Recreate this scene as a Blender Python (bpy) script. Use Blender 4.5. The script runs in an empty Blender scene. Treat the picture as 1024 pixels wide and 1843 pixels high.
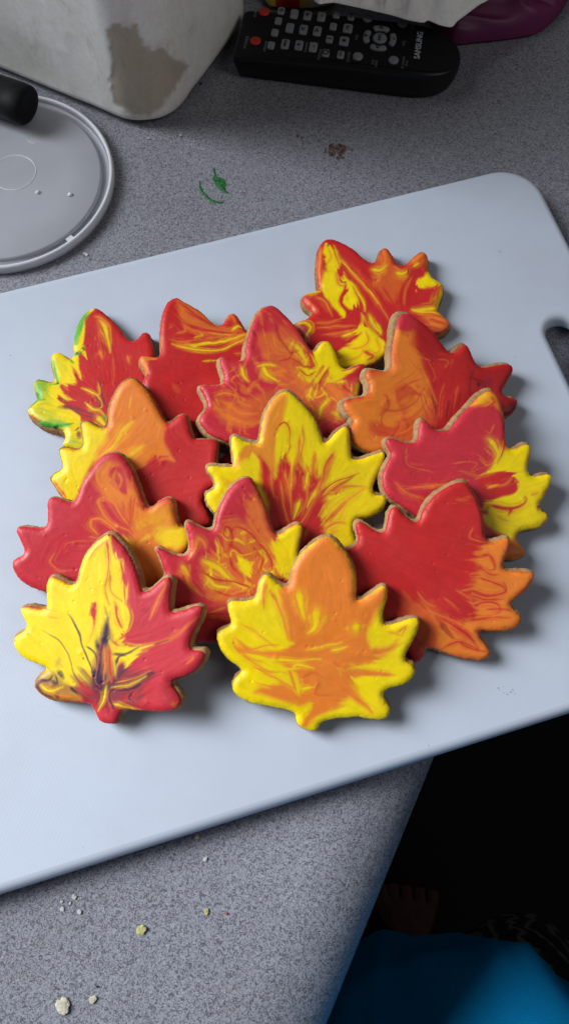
import bpy, bmesh, math, random
import numpy as np
from mathutils import Vector, Matrix

# ------------------------------------------------------------------ camera, world, lights, exposure
scene = bpy.context.scene
PW, PH, FOC = 1024.0, 1843.0, 1450.0          # tracing frame and focal length in its units
TILT = math.radians(20.0)                     # the phone looks down, tipped 20 degrees forward
CAMZ = 0.382                                  # metres above the counter top (z = 0)
cam_data = bpy.data.cameras.new('camera')
cam = bpy.data.objects.new('camera', cam_data)
scene.collection.objects.link(cam)
cam.location = (0, 0, CAMZ)
cam.rotation_euler = (TILT, 0, 0)
cam_data.sensor_fit = 'VERTICAL'
cam_data.sensor_height = 24.0
cam_data.lens = 24.0 * FOC / PH
cam_data.clip_start = 0.01
cam_data.clip_end = 20.0
scene.camera = cam

world = bpy.data.worlds.new('World')
scene.world = world
world.use_nodes = True
bg = world.node_tree.nodes['Background']
bg.inputs['Color'].default_value = (0.86, 0.88, 0.95, 1)
bg.inputs['Strength'].default_value = 0.048

def area_lamp(name, loc, target, sx, sy, power, colour, spread=180):
    d = bpy.data.lights.new(name, 'AREA')
    d.shape = 'RECTANGLE'; d.size = sx; d.size_y = sy
    d.spread = math.radians(spread); d.energy = power; d.color = colour
    o = bpy.data.objects.new(name, d)
    scene.collection.objects.link(o)
    o.location = loc
    o.rotation_euler = (Vector(target) - Vector(loc)).to_track_quat('-Z', 'Y').to_euler()
    return o
# one big window to the left of the counter
area_lamp('window_light', (-1.02, 0.20, 0.78), (-0.07, -0.13, 0.0), 0.95, 0.80, 5.2, (0.91, 0.955, 1.0), 52)

# weak light of the room itself, from the far right
area_lamp('room_light', (0.75, -0.05, 0.95), (-0.08, 0.48, 0.06), 0.5, 0.5, 0.30, (1.0, 0.96, 0.92), 60)

scene.view_settings.view_transform = 'Standard'
scene.view_settings.look = 'None'
scene.view_settings.exposure = 0.0
scene.view_settings.gamma = 1.0
scene.view_settings.use_curve_mapping = False

# ------------------------------------------------------------------ helpers
C = scene.collection
CT, ST = math.cos(TILT), math.sin(TILT)

def rays(px, py):
    px = np.asarray(px, float); py = np.asarray(py, float)
    a, b = px - PW / 2, PH / 2 - py
    return np.stack([a, CT * b + ST * FOC, ST * b - CT * FOC], -1)

def at(px, py, z=0.0):
    """A traced mark -> the point of the level plane z it lies on."""
    r = rays(px, py)
    s = (CAMZ - z) / -r[..., 2]
    return np.stack([r[..., 0] * s, r[..., 1] * s, np.full_like(s, z)], -1)

def marks(P):
    """World points -> tracing frame."""
    P = np.asarray(P, float)
    y, z = P[..., 1], P[..., 2] - CAMZ
    v = CT * y + ST * z; w = -ST * y + CT * z
    return np.stack([PW / 2 + FOC * P[..., 0] / -w, PH / 2 - FOC * v / -w], -1)

def pts_of(s):
    return np.array([[float(a) for a in q.split(',')] for q in s.split()])

def smooth_line(P, closed, n=4):
    P = np.asarray(P, float)
    N = len(P)
    if N < 3 and not closed:
        return P
    out = []
    for i in range(N if closed else N - 1):
        if closed:
            a, b, c, d = P[i - 1], P[i], P[(i + 1) % N], P[(i + 2) % N]
        else:
            a, b, c, d = P[max(i - 1, 0)], P[i], P[i + 1], P[min(i + 2, N - 1)]
        for k in range(n):
            t = k / n
            out.append(0.5 * ((2 * b) + (c - a) * t + (2 * a - 5 * b + 4 * c - d) * t * t + (3 * b - 3 * c + d - a) * t ** 3))
    if not closed:
        out.append(P[-1])
    return np.array(out)

def seg_dist(Q, A, B):
    d = B - A
    L = max(float(d @ d), 1e-12)
    t = np.clip(((Q - A) @ d) / L, 0, 1)
    e = Q - A - t[:, None] * d
    return np.sqrt((e * e).sum(1)), t

def poly_sdf(Q, poly):
    """Signed distance to a closed polygon, positive inside."""
    best = np.full(len(Q), 1e9)
    ins = np.zeros(len(Q), bool)
    x, y = Q[:, 0], Q[:, 1]
    for A, B in zip(poly, np.roll(poly, -1, 0)):
        d, _ = seg_dist(Q, A, B)
        np.minimum(best, d, out=best)
        if A[1] != B[1]:
            m = ((A[1] > y) != (B[1] > y)) & (x < (B[0] - A[0]) * (y - A[1]) / (B[1] - A[1]) + A[0])
            ins ^= m
    return np.where(ins, best, -best)

def sampled_sdf(poly, lo, hi, step, blur=0):
    nx = int((hi[0] - lo[0]) / step) + 2; ny = int((hi[1] - lo[1]) / step) + 2
    gx, gy = np.meshgrid(lo[0] + np.arange(nx) * step, lo[1] + np.arange(ny) * step)
    D = poly_sdf(np.stack([gx.ravel(), gy.ravel()], 1), poly).reshape(ny, nx)
    for _ in range(blur):                        # rounds points and notches a little
        p = np.pad(D, 1, mode='edge')
        p = (p[:-2] + 2 * p[1:-1] + p[2:]) / 4
        D = (p[:, :-2] + 2 * p[:, 1:-1] + p[:, 2:]) / 4
    def f(Q):
        u = np.clip((Q[:, 0] - lo[0]) / step, 0, nx - 1.001); v = np.clip((Q[:, 1] - lo[1]) / step, 0, ny - 1.001)
        i = u.astype(int); j = v.astype(int); a = u - i; b = v - j
        return (D[j, i] * (1 - a) + D[j, i + 1] * a) * (1 - b) + (D[j + 1, i] * (1 - a) + D[j + 1, i + 1] * a) * b
    return f

def vnoise(x, y, seed=0):
    xi = np.floor(x).astype(np.int64); yi = np.floor(y).astype(np.int64)
    fx, fy = x - xi, y - yi
    fx = fx * fx * (3 - 2 * fx); fy = fy * fy * (3 - 2 * fy)
    def h(a, b):
        n = (a * 374761393 + b * 668265263 + seed * 1442695041) & 0x7fffffff
        n = ((n ^ (n >> 13)) * 1274126177) & 0x7fffffff
        return ((n ^ (n >> 16)) & 0xffff) / 32767.5 - 1.0
    return ((h(xi, yi) * (1 - fx) + h(xi + 1, yi) * fx) * (1 - fy) + (h(xi, yi + 1) * (1 - fx) + h(xi + 1, yi + 1) * fx) * fy)

def sstep(a, b, x):
    t = np.clip((x - a) / (b - a), 0, 1)
    return t * t * (3 - 2 * t)

def lin(rgb):
    c = np.asarray(rgb, float) / 255.0
    return np.where(c <= 0.04045, c / 12.92, ((c + 0.055) / 1.055) ** 2.4)

# ---- objects
def link(name, me, mat=None, parent=None, smooth=True):
    o = bpy.data.objects.new(name, me)
    C.objects.link(o)
    if mat is not None and len(me.materials) == 0:
        me.materials.append(mat)
    if parent is not None:
        o.parent = parent
    if smooth:
        me.polygons.foreach_set('use_smooth', [True] * len(me.polygons))
    return o

def mesh_of(name, V, F, mat=None, parent=None, smooth=True):
    me = bpy.data.meshes.new(name)
    me.from_pydata([tuple(v) for v in V], [], [tuple(f) for f in F])
    me.update()
    return link(name, me, mat, parent, smooth)

def bm_obj(name, bm, mat=None, parent=None, smooth=True, normals=True):
    if normals:
        bmesh.ops.recalc_face_normals(bm, faces=bm.faces)
    me = bpy.data.meshes.new(name)
    bm.to_mesh(me); bm.free()
    return link(name, me, mat, parent, smooth)

def thing(name, label, cat, loc=(0, 0, 0), group=None):
    o = bpy.data.objects.new(name, None)
    o.empty_display_size = 0.01
    C.objects.link(o)
    o.location = loc
    tag(o, label, cat, group)
    return o

def tag(o, label, cat, group=None, kind=None):
    o['label'] = label; o['category'] = cat
    if group: o['group'] = group
    if kind: o['kind'] = kind
    return o

def structure(o):
    o['kind'] = 'structure'
    return o

def frame(o, M):
    o.matrix_world = M
    return o

# ---- materials
def new_mat(name):
    m = bpy.data.materials.new(name)
    m.use_nodes = True
    nt = m.node_tree
    return m, nt, nt.nodes['Principled BSDF']

def N(nt, kind, **kw):
    n = nt.nodes.new(kind)
    for k, v in kw.items():
        if k in n.inputs: n.inputs[k].default_value = v
        else: setattr(n, k, v)
    return n

def ramp(nt, src, stops):
    r = nt.nodes.new('ShaderNodeValToRGB')
    nt.links.new(src, r.inputs['Fac'])
    e = r.color_ramp.elements
    while len(e) < len(stops): e.new(0.5)
    for el, (p, c) in zip(e, stops):
        el.position = p; el.color = (*c, 1) if len(c) == 3 else c
    return r

def coords(nt, scale=(1, 1, 1), rot=(0, 0, 0)):
    tc = nt.nodes.new('ShaderNodeTexCoord')
    mp = nt.nodes.new('ShaderNodeMapping')
    mp.inputs['Scale'].default_value = scale
    mp.inputs['Rotation'].default_value = rot
    nt.links.new(tc.outputs['Object'], mp.inputs['Vector'])
    return mp.outputs['Vector']

def add_bump(nt, b, height, strength, dist, chain=None):
    bu = nt.nodes.new('ShaderNodeBump')
    bu.inputs['Strength'].default_value = strength
    bu.inputs['Distance'].default_value = dist
    nt.links.new(height, bu.inputs['Height'])
    if chain is not None: nt.links.new(chain, bu.inputs['Normal'])
    nt.links.new(bu.outputs['Normal'], b.inputs['Normal'])
    return bu.outputs['Normal']

def noisy(name, c1, c2, scale, rough=0.5, bump=0.0, bdist=0.0005, detail=4.0, spec=0.5, lo=0.35, hi=0.65, rough2=None):
    m, nt, b = new_mat(name)
    v = coords(nt)
    n = N(nt, 'ShaderNodeTexNoise', Scale=scale, Detail=detail, Roughness=0.6)
    nt.links.new(v, n.inputs['Vector'])
    r = ramp(nt, n.outputs['Fac'], [(lo, c1), (hi, c2)])
    nt.links.new(r.outputs['Color'], b.inputs['Base Color'])
    b.inputs['Roughness'].default_value = rough
    b.inputs['Specular IOR Level'].default_value = spec
    if bump: add_bump(nt, b, n.outputs['Fac'], bump, bdist)
    return m

def lathe(profile, n=64, close=False):
    """(r, z) profile -> bmesh turned about z."""
    bm = bmesh.new()
    rings = []
    for r, z in profile:
        if r < 1e-7:
            rings.append([bm.verts.new((0, 0, z))])
        else:
            rings.append([bm.verts.new((r * math.cos(2 * math.pi * k / n), r * math.sin(2 * math.pi * k / n), z)) for k in range(n)])
    for a, b in zip(rings, rings[1:] + (rings[:1] if close else [])):
        for k in range(n):
            q = [a[k % len(a)], a[(k + 1) % len(a)], b[(k + 1) % len(b)], b[k % len(b)]]
            u = []
            for w in q:
                if w not in u: u.append(w)
            if len(u) >= 3: bm.faces.new(u)
    return bm

def loft(rings, cap=True):
    """list of equal-length point rings -> bmesh skin."""
    bm = bmesh.new()
    R = [[bm.verts.new(tuple(p)) for p in r] for r in rings]
    n = len(R[0])
    for a, b in zip(R, R[1:]):
        for k in range(n):
            bm.faces.new((a[k], a[(k + 1) % n], b[(k + 1) % n], b[k]))
    if cap:
        bm.faces.new(R[0][::-1]); bm.faces.new(R[-1])
    return bm

def to_mesh_obj(o, name, mat=None, parent=None, smooth=True):
    """evaluate a curve/text/modified object into a plain mesh object and drop the source."""
    dg = bpy.context.evaluated_depsgraph_get()
    me = bpy.data.meshes.new_from_object(o.evaluated_get(dg))
    me.name = name
    M = o.matrix_world.copy()
    src = o.data
    bpy.data.objects.remove(o)
    me.materials.clear()
    r = link(name, me, mat, None, smooth)
    r.matrix_world = M
    if parent is not None:
        r.parent = parent
    return r

def text_obj(s, size, name, mat, parent, loc, rotz, extrude=0.00008, bold=0.0):
    cu = bpy.data.curves.new(name, 'FONT')
    cu.body = s; cu.size = size; cu.align_x = 'CENTER'; cu.align_y = 'CENTER'
    cu.extrude = extrude; cu.offset = bold; cu.resolution_u = 3
    o = bpy.data.objects.new(name, cu); C.objects.link(o)
    bpy.context.view_layer.update()
    r = to_mesh_obj(o, name, mat, parent, smooth=False)
    r.location = loc; r.rotation_euler = (0, 0, rotz)
    return r

def grid_patch(sdf_fn, lo, hi, step):
    """Grid points inside sdf>0 with the rim snapped on to sdf=0. Returns xy, sdf, quads, rim mask."""
    nx = int((hi[0] - lo[0]) / step) + 2; ny = int((hi[1] - lo[1]) / step) + 2
    gx, gy = np.meshgrid(lo[0] + np.arange(nx) * step, lo[1] + np.arange(ny) * step)
    Q = np.stack([gx.ravel(), gy.ravel()], 1)
    d = sdf_fn(Q)
    ok = (d > -0.4 * step).reshape(ny, nx)
    cell = ok[:-1, :-1] & ok[1:, :-1] & ok[:-1, 1:] & ok[1:, 1:]
    # keep rims manifold: drop cells hanging on by a corner only
    for _ in range(2):
        p = np.pad(cell, 1)
        nb = p[:-2, 1:-1].astype(int) + p[2:, 1:-1] + p[1:-1, :-2] + p[1:-1, 2:]
        cell &= nb >= 2
    j, i = np.nonzero(cell)
    q = np.stack([j * nx + i, j * nx + i + 1, (j + 1) * nx + i + 1, (j + 1) * nx + i], 1)
    used = np.unique(q)
    remap = np.full(nx * ny, -1); remap[used] = np.arange(len(used))
    q = remap[q]
    V = Q[used]; dv = d[used]
    cnt = np.bincount(q.ravel(), minlength=len(V))
    rim = cnt < 4
    e = step * 0.25
    for _ in range(2):
        P = V[rim]
        d0 = sdf_fn(P)
        g = np.stack([sdf_fn(P + [e, 0]) - sdf_fn(P - [e, 0]), sdf_fn(P + [0, e]) - sdf_fn(P - [0, e])], 1) / (2 * e)
        gl = np.maximum((g * g).sum(1), 0.3)
        mv = -g * (d0 / gl)[:, None]
        ml = np.sqrt((mv * mv).sum(1)); mv *= np.minimum(1, 1.2 * step / np.maximum(ml, 1e-9))[:, None]
        V[rim] = P + mv
    dv[rim] = 0
    return V, dv, q, rim

def rim_edges(q):
    """directed boundary edges of a quad list"""
    E = {}
    for f in q:
        for a, b in zip(f, np.roll(f, -1)):
            E[(int(a), int(b))] = 1
    return [(a, b) for (a, b) in E if (b, a) not in E]

def attr_colour(me, name, rgb):
    at_ = me.color_attributes.new(name, 'FLOAT_COLOR', 'POINT')
    a = np.ones((len(rgb), 4), np.float32); a[:, :3] = rgb
    at_.data.foreach_set('color', a.ravel())

# ---------------------------------------------------------------- cookie tracings
# Each cookie: (x0, y0, scale) of its tracing sheet, the iced outline on that sheet and the
# icing marbling: s<colour><w0>-<w1>[@opacity]: a tapering stroke, f<colour><soft>[@opacity]: a filled pool.
COOKIES = {
'A': dict(sheet=(520, 420, 3.2), base='R', out="""215,42 250,42 310,65 370,100 420,145 465,176 492,174 512,148 530,100 548,90 575,105 600,150 620,186
 645,193 680,180 720,140 760,113 785,125 795,150 795,210 815,255 855,285 882,305 880,350 860,400 850,450 880,480 925,522 918,542 890,565 850,578
 800,600 760,640 700,680 545,712 500,745 440,768 350,785 280,780 200,760 140,700 100,640 96,602 40,540 40,520 90,505 140,470 128,440 100,420 82,390 85,365 115,350 175,330 170,290
 165,220 165,150 175,95 195,55""", paint="""
fO14@.45:560,110 620,230 700,200 640,330 600,420 500,330 470,230;
fY7:205,85 245,75 280,120 290,180 275,240 295,310 312,340 288,380 292,430 325,470 322,500 295,502 250,430 195,345 190,260 215,180 195,130;
fY6:310,240 340,280 380,340 394,400 385,440 350,452 315,420 310,390 335,340 300,280;
sO10-7:182,100 174,200 178,290; sO5-3:225,110 242,150 215,200 220,238; sO7-3:268,230 280,300 305,315 328,290; sR5-3:335,335 300,370 298,420 335,475;
sR4-2:250,85 280,170 300,230 350,290;
sO13-4:285,145 350,220 430,300 490,380 540,460 565,510; sY4-2:300,170 370,245 450,330 510,420; sR3-2:330,190 420,280 500,380;
sY8-5:350,290 400,360 430,420 434,455; sR4-3:365,320 400,390 412,450; sY12-7:455,480 490,550 525,592; sO6-3:420,480 450,540 500,600; sY9-4:500,530 525,575 528,598;
fY8:395,560 440,540 480,580 545,640 545,700 520,725 430,765 330,780 280,770 270,700 330,660 390,610;
sR12-6:260,640 350,625 410,590; sR14-8:430,690 480,715 450,740; sO6-4:440,580 455,640 400,672 340,670; sO5-3:500,620 520,680 470,700; sO5-3:330,740 400,720 430,690;
sY9-6:300,605 350,590 395,570; sO6-3:160,560 260,552 380,545; sO5-3:150,530 230,525 290,512; sO5-3:200,600 280,590 340,570; sY5-3:410,470 420,520 400,560;
sO10-4:160,382 200,395 228,440 245,490; sY9-6:98,368 140,350 178,342; sO5:110,400 140,440 150,470;
sY14-8:45,530 90,535 122,560 100,600; sR7-4:60,545 95,556 105,580;
sO16-8:545,105 552,170 520,215; sY12-8:475,222 520,225 555,195; sO5-3:510,245 517,280 490,300 486,330; sY12-8:618,240 645,250 675,238; sO9-5:600,200 625,225;
sO24-14:700,185 765,130; sY7-5:712,205 738,188; sD7-6:686,222 683,250; sO12-6:785,150 790,210;
fY5:797,215 775,260 740,275 725,300 740,327 800,332 850,312 880,310 872,275 820,250; sR5-3:775,318 830,322 855,305 840,295;
sY15-9:880,320 862,390 845,440 780,452 715,458; sY7-5:700,455 760,470 860,475 900,500; sO20-12:770,500 850,505 925,530; sR6-3:770,480 860,490; sO14-10:800,530 860,545 900,545; sR5-3:800,510 860,520 900,530;
sO5-3:700,270 665,340 655,420; sR6-3:540,330 600,420 610,470"""),

'B': dict(sheet=(40, 540, 3.938), base='R', out="""515,65 545,70 600,115 660,170 705,230 745,280 785,303 820,285 855,242 895,240 915,290 933,370 930,460 900,540 930,640 860,720
 880,800 800,840 810,930 740,960 640,1040 620,1090 580,1080 560,1050 500,1050 440,1060 400,1060 340,1040 295,1028 312,990 315,950 290,920 230,905 150,885 100,850 60,810 47,788 70,750
 115,715 125,690 108,665 95,620 95,582 120,568 180,582 230,590 240,545 220,480 212,430 225,392 250,378 300,397 345,430 367,410 370,360 375,290 385,230 410,160 450,105""", paint="""
fY6:515,65 495,100 457,135 455,200 452,300 442,340 462,400 455,417 435,400 420,372 395,400 402,440 420,510 437,560 415,565 385,510 360,480 372,530 382,602 330,605 280,625 312,680 365,727 330,718 280,690 270,720 330,780 400,820 420,860 432,1000 445,1065 290,1035 305,950 50,810 35,790 110,715 85,580 230,590 205,430 250,370 345,430 365,360 380,230 445,105;
sG46-36@.34:130,610 190,720; sG60-40@.22:240,430 300,500; sG56@.34:90,790 270,850; sG40@.3:330,980 400,1040;
fG14@.8:455,105 410,160 385,230 378,315 400,325 422,250 440,180 480,105; fG16@.65:88,565 170,590 200,640 150,700 120,730 85,650; fG14@.7:100,850 190,872 350,885 340,915 230,920 120,895; sG30-16@.9:470,100 425,165 398,250 390,315; sG16-10@.7:215,430 235,480 250,560; sG18-8@.6:60,770 110,720 160,705; sG12-8@.6:440,170 420,240; sG16:372,398 412,388; sG15:432,357 446,353; sG9:350,428 372,455; sG13-9:232,465 245,530 264,602 215,612; sG12-7:120,568 180,588;
sG20@.5:110,600 122,640; sG16-10:108,660 124,690 92,742; sG9-6:128,720 172,714; sG20-6:118,870 200,900 270,905 365,888; sG18@.5:200,862 262,880; sG10@.4:340,1010 425,1035; sG6-4@.7:235,180 200,190;
sX8:388,392 402,390; sX7:437,356 441,354; sX9:258,603 266,603; sX9:225,915 260,912; sX5:112,672 118,684;
sY20-5:560,160 592,210 606,280 620,350 630,388; sO9-5:520,130 560,137 592,165 618,205; sO12-7:558,378 575,432; sO10-6:752,412 768,462; sO5-3@.5:540,240 560,330 572,390; sO5-3@.5:650,420 660,600; sO4-2@.5:520,280 530,300;
sB18-4:275,765 360,775 450,803 520,832 575,870; sB12-3:548,580 568,680 612,800; sB12-4:370,785 450,832 560,855; sB9-3:278,700 332,735; sB5-2@.6:420,520 440,560 500,620;
sY8-3:430,640 500,672 545,705 572,770 540,782; sB10-4:520,690 562,750 545,778 495,765; sY9-3:455,748 510,790 560,800 602,850; sY22-10:540,840 595,905; sY5-3:545,610 560,680 545,690; sG16@.8:588,830 602,872;
sB22-16:400,950 412,985; sB6:380,940 405,915; sO5-3:300,620 335,650; sY10-4:300,690 360,722; sO4-2:380,500 430,560"""),

'C': dict(sheet=(240, 520, 4.655), base='R', out="""345,85 378,84 400,105 470,140 560,195 620,250 670,300 715,317 755,303 790,240 820,213 860,225 900,290 950,360 1060,440 1200,560
 1240,780 1120,900 1330,1020 1160,1200 1240,1420 980,1470 930,1620 860,1600 840,1500 760,1450 745,1430 800,1372 830,1330 700,1290 560,1240 430,1260 300,1180 250,1060 140,1050 80,980 110,900 92,790
 120,720 100,680 75,640 58,600 66,570 110,572 190,585 232,555 240,500 235,400 236,300 255,200 285,130""", paint="""
fO16@.75:380,100 470,140 620,250 700,330 800,340 950,380 940,470 700,440 480,380 400,280;
sR14-5:395,140 500,220 640,310; sR20-10:420,300 550,350 800,385 945,375; sR12-5:350,300 450,400 550,425 700,400; sR8-4:430,200 560,270 680,330;
sY11-4:330,480 450,510 600,535 740,520 850,470 945,432; sY18-6:440,478 520,490 640,470 780,445 945,398; sO9-4:360,470 500,500; sY10-5:830,355 870,325 905,340; sO7-4:370,390 430,375 425,330; sY8-4@.7:510,425 580,405 560,385;
sR9-3:540,500 700,492 840,440; sR6-3:480,460 600,450 760,420; sY6-2@.8:580,620 705,608; sO6-3:840,550 945,555; sO14@.8:780,260 820,230 850,290; sR10:790,300 760,320; sO7-3@.8:560,200 620,260;
fO6:60,568 110,572 190,585 180,608 125,612 128,680 100,740 60,620; sO7-5:228,400 236,500; sO24@.22:340,820 375,870; sO6-3@.6:330,330 300,340; sY5-2@.7:640,380 760,395 860,385; sO5-2:300,440 420,455 520,440"""),

'D': dict(sheet=(340, 540, 3.103), base='P', out="""450,36 490,50 540,95 590,150 635,215 665,265 690,295 708,292 740,243 775,233 800,260 820,310 835,360 865,393 900,385 950,363 985,364
 968,405 965,450 945,500 938,545 925,590 900,640 910,720 850,800 760,830 640,860 580,910 540,910 450,870 380,840 300,810 235,793 170,773 110,740 75,702 62,672 85,632 110,602
 100,560 80,520 64,488 78,478 130,482 188,475 205,455 195,410 180,360 178,332 196,320 240,340 298,345 320,330 320,280 335,200 365,120 400,62""", paint="""
fO22@.5:400,200 560,180 650,300 760,420 900,480 880,640 700,680 400,700 200,700 150,600 300,560 500,500 420,350;
mO.5,38,7:260,360 520,300 650,300 780,420 900,500 880,680 600,700 300,760 140,680 150,540;
mY.3,30,3:560,230 700,330 880,450 900,620 720,660 600,420;
fY7:690,300 740,240 775,232 820,310 862,395 905,388 940,378 900,412 860,430 800,470 770,482 778,420 740,382 705,430 670,470 640,440 592,402 640,390 700,392 685,340;
sY18-6:560,240 620,300 652,370 600,392; sY14-6:410,380 432,430 495,460; sY12-5:295,380 310,430 332,462; sY14-9:640,400 660,462; sY16-6:700,470 742,420 765,375; sY7-3:480,380 430,375 380,385;
sR8-3:640,280 682,340 692,382 600,380; sR7-3:610,398 660,432 705,408; sR9-4:720,482 760,420 780,388; sR6-3:560,330 610,360 640,390; sR7-3:580,270 560,330 500,350;
sO10-3:510,250 580,240 575,282 530,262; sO9-4:470,205 480,270 545,300; sO12-5:150,545 210,530 265,542; sO9-3:180,570 240,602 300,642 385,640; sO18-6@.6:230,662 300,690 385,690; sO9-4:150,560 172,602; sO6-2:260,540 300,590 340,600;
sO5-2:360,70 400,90 410,150; sO8-3@.7:450,110 470,140; sO5-2@.7:410,170 430,240 440,300;
sY9-4:680,500 668,542 692,562; sY9-4:785,560 742,602 722,662; sY12-6:800,640 850,655 840,600; sY18-10:945,465 922,545; sR18-8:880,440 940,420 982,368; sR9-4:850,480 902,525; sY10-5:820,470 870,460; sO12-5:760,470 830,520 860,600;
sD14-6@.55:485,150 500,220 560,300 605,290; sD8@.7:352,175 366,205; sD6@.7:352,262 358,272; sR20@.6:420,60 500,110 600,220"""),

'E': dict(sheet=(600, 550, 3.012), base='R', out="""380,48 420,55 480,100 530,145 575,200 610,248 638,264 665,250 695,220 715,216 735,245 755,300 780,333 810,340 850,335 920,322 963,330
 963,360 930,420 905,460 920,490 960,505 988,512 985,550 950,590 900,600 860,660 780,700 760,800 640,810 560,850 520,900 480,890 470,840 400,820 270,795 200,790 130,760 95,720 90,665 112,640
 108,612 80,590 60,550 57,530 72,515 130,502 180,492 198,460 193,420 178,380 190,352 240,356 288,365 315,340 315,250 330,170 345,100 360,60""", paint="""
fO26:330,110 350,160 425,150 440,260 480,330 500,450 520,540 530,640 420,760 200,810 80,730 100,640 40,540 180,490 165,360 300,365 305,250;
fP10:350,52 430,60 440,120 400,145 345,130; fD30@.5:470,90 575,200 610,250 540,290 460,240 425,140; fD34@.45:700,240 770,340 970,330 900,460 990,510 900,650 760,560 720,400;
sR6-2@.7:350,465 400,432 475,402; sR5-2@.5:335,432 400,398 440,362; mR.42,52,4:230,520 420,420 520,540 540,660 430,770 220,760 180,640; sR9-3@.6:250,560 330,580 420,540 480,450; sR7-2@.6:330,640 420,610 490,520; sR6-2@.5:230,690 330,700 420,650; sO8-3@.7:300,600 380,640 470,620; sR5-2@.5:400,280 430,330 470,360; fR24@.5:300,690 440,600 540,560 560,700 440,770 300,770; sO6-2@.7:330,700 400,680 430,640; sO5-2@.6:320,610 380,620 420,600;
sO5-2:430,250 500,400 552,535; sO5-2@.5:560,300 612,310 600,345; sO9-3@.5:450,280 525,302; sO6-2@.4:592,430 570,520 560,600; sO7-2@.35:662,440 640,560; sO4-2@.5:510,300 540,380 530,420; sR5-2:470,250 520,400 560,540; sD5-2:440,230 540,310;
sX8-3@.75:522,490 540,560 546,625; sX14-10@.85:765,440 778,438; sX12-5@.45:800,430 735,400; sX10-4@.4:740,360 730,430 720,520; sV20@.3:850,410 800,445; sX30@.6:945,530 975,565; sX18@.5:900,600 962,560; sX6-3@.5:620,520 600,620; sX5-2@.4:680,470 660,560"""),

'F': dict(sheet=(80, 670, 3.2), base='R', out="""510,38 545,60 590,110 640,190 678,260 702,298 725,298 760,270 800,247 820,252 825,290 848,370 872,393 930,390 990,400
 992,450 985,520 1000,560 1010,640 985,652 945,670 915,710 910,760 935,800 958,862 930,880 850,900 800,940 700,960 620,970 600,1030 555,1030 540,980 400,980 300,990 240,930 270,880 180,830 155,757
 130,737 90,692 60,642 45,608 70,587 110,565 115,530 105,490 93,452 110,437 170,446 213,448 233,420 225,350 217,302 235,283 280,302 330,325 355,323 374,300 375,230 395,160 430,95 470,55""", paint="""
fO12:500,20 590,110 695,290 685,360 712,440 752,515 640,492 520,580 440,540 380,500 290,540 300,430 355,340 370,230 420,90;
fY14:205,270 330,325 368,350 320,430 300,520 240,610 170,765 30,600 100,560 82,445 225,440;
sY18-4@.7:515,295 440,372 385,445 300,510; sY26-16@.4:365,370 330,445; sY9-16@.65:575,425 482,495; sY8-4@.4:502,150 488,215; sY6-2@.4:440,100 420,200; sR12-5:68,635 102,682 130,728; sO4-2:58,630 82,690 115,730; sY4:80,640 110,690; sD7-2@.5:520,592 600,540 690,488; sO5-2:690,440 752,515; sR6-2:640,492 720,480"""),

'G': dict(sheet=(350, 680, 2.768), base='Y', out="""455,72 490,90 540,140 590,200 620,270 640,328 665,323 700,280 745,246 763,257 770,320 775,390 792,414 840,405 900,385 940,371
 938,410 915,470 885,530 882,570 905,590 950,591 950,620 925,660 870,690 810,700 792,722 792,780 808,838 770,850 720,860 640,880 600,900 590,960 540,980 510,960 500,910 400,890 300,900 240,840 260,780 180,740 110,672 75,632
 62,592 68,577 100,560 110,530 95,490 66,452 82,442 130,447 195,448 204,430 195,370 187,312 200,292 240,315 300,334 324,322 335,270 350,190 390,120 420,85""", paint="""
fR14:325,390 370,420 400,500 420,400 450,340 470,400 495,440 520,370 542,450 585,480 600,400 622,480 650,500 690,400 660,490 625,570 700,560 640,640 650,760 560,920 380,920 360,600 330,520;
sR24-5:470,640 445,520 452,380; sR22-5:500,650 515,520 522,390; sR26-5:530,660 570,540 598,410; sR22-5:560,680 610,560 690,400; sR18-4:580,700 660,590 790,490; sR20-5:420,620 385,520 335,405; sY8-3:480,560 485,480 487,430; sY9-3:545,560 560,500 562,455; sY8-3:590,600 625,530 650,490; fO9@.85:440,78 462,95 440,200 405,320 402,470 330,395 262,400 200,450 255,340 330,320 338,220 375,130;
fY6:430,228 458,250 464,320 440,390 405,385 402,300; sR6-4:405,262 440,224 466,252 470,330 452,420; sR5-8:535,240 542,300 535,350 518,430; fY6:285,372 322,402 322,465 292,480 270,430; sO5-3:268,410 288,366 328,402 330,460;
sY26-8:490,300 490,360 488,425; sY34-12:565,330 560,400 572,462; sY24-8:640,390 632,440 612,495; sO9-3:520,300 512,400 500,450; sO9-3:595,380 590,440 602,500; sO12-3:555,440 575,480;
sO12-4:695,380 640,500 618,590; sO14-4:640,610 740,545 840,540; sR7-3:615,590 700,522 815,478; sR6-2:690,390 650,450 622,560; sO20-8:670,705 730,635 775,600; sO12-6:640,762 700,722 745,722; sO9-3@.7:780,602 855,540; sY12-4:522,622 488,705; sO11-3:450,470 480,620; sO9-3:500,500 470,560 482,650; sO9-3:625,520 582,640 515,745; sO7-2:380,470 392,600; sO6-2:540,500 560,600 530,680; sY6-2:600,560 560,650;
sO24-10@.45:150,515 200,540 240,500; sO20-8@.6:640,810 705,760; sO6-2:430,520 440,640 470,740; sO7-3:560,760 530,840; sY14-5:660,600 720,580; sR8-4@.7:650,720 690,680"""),

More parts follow.
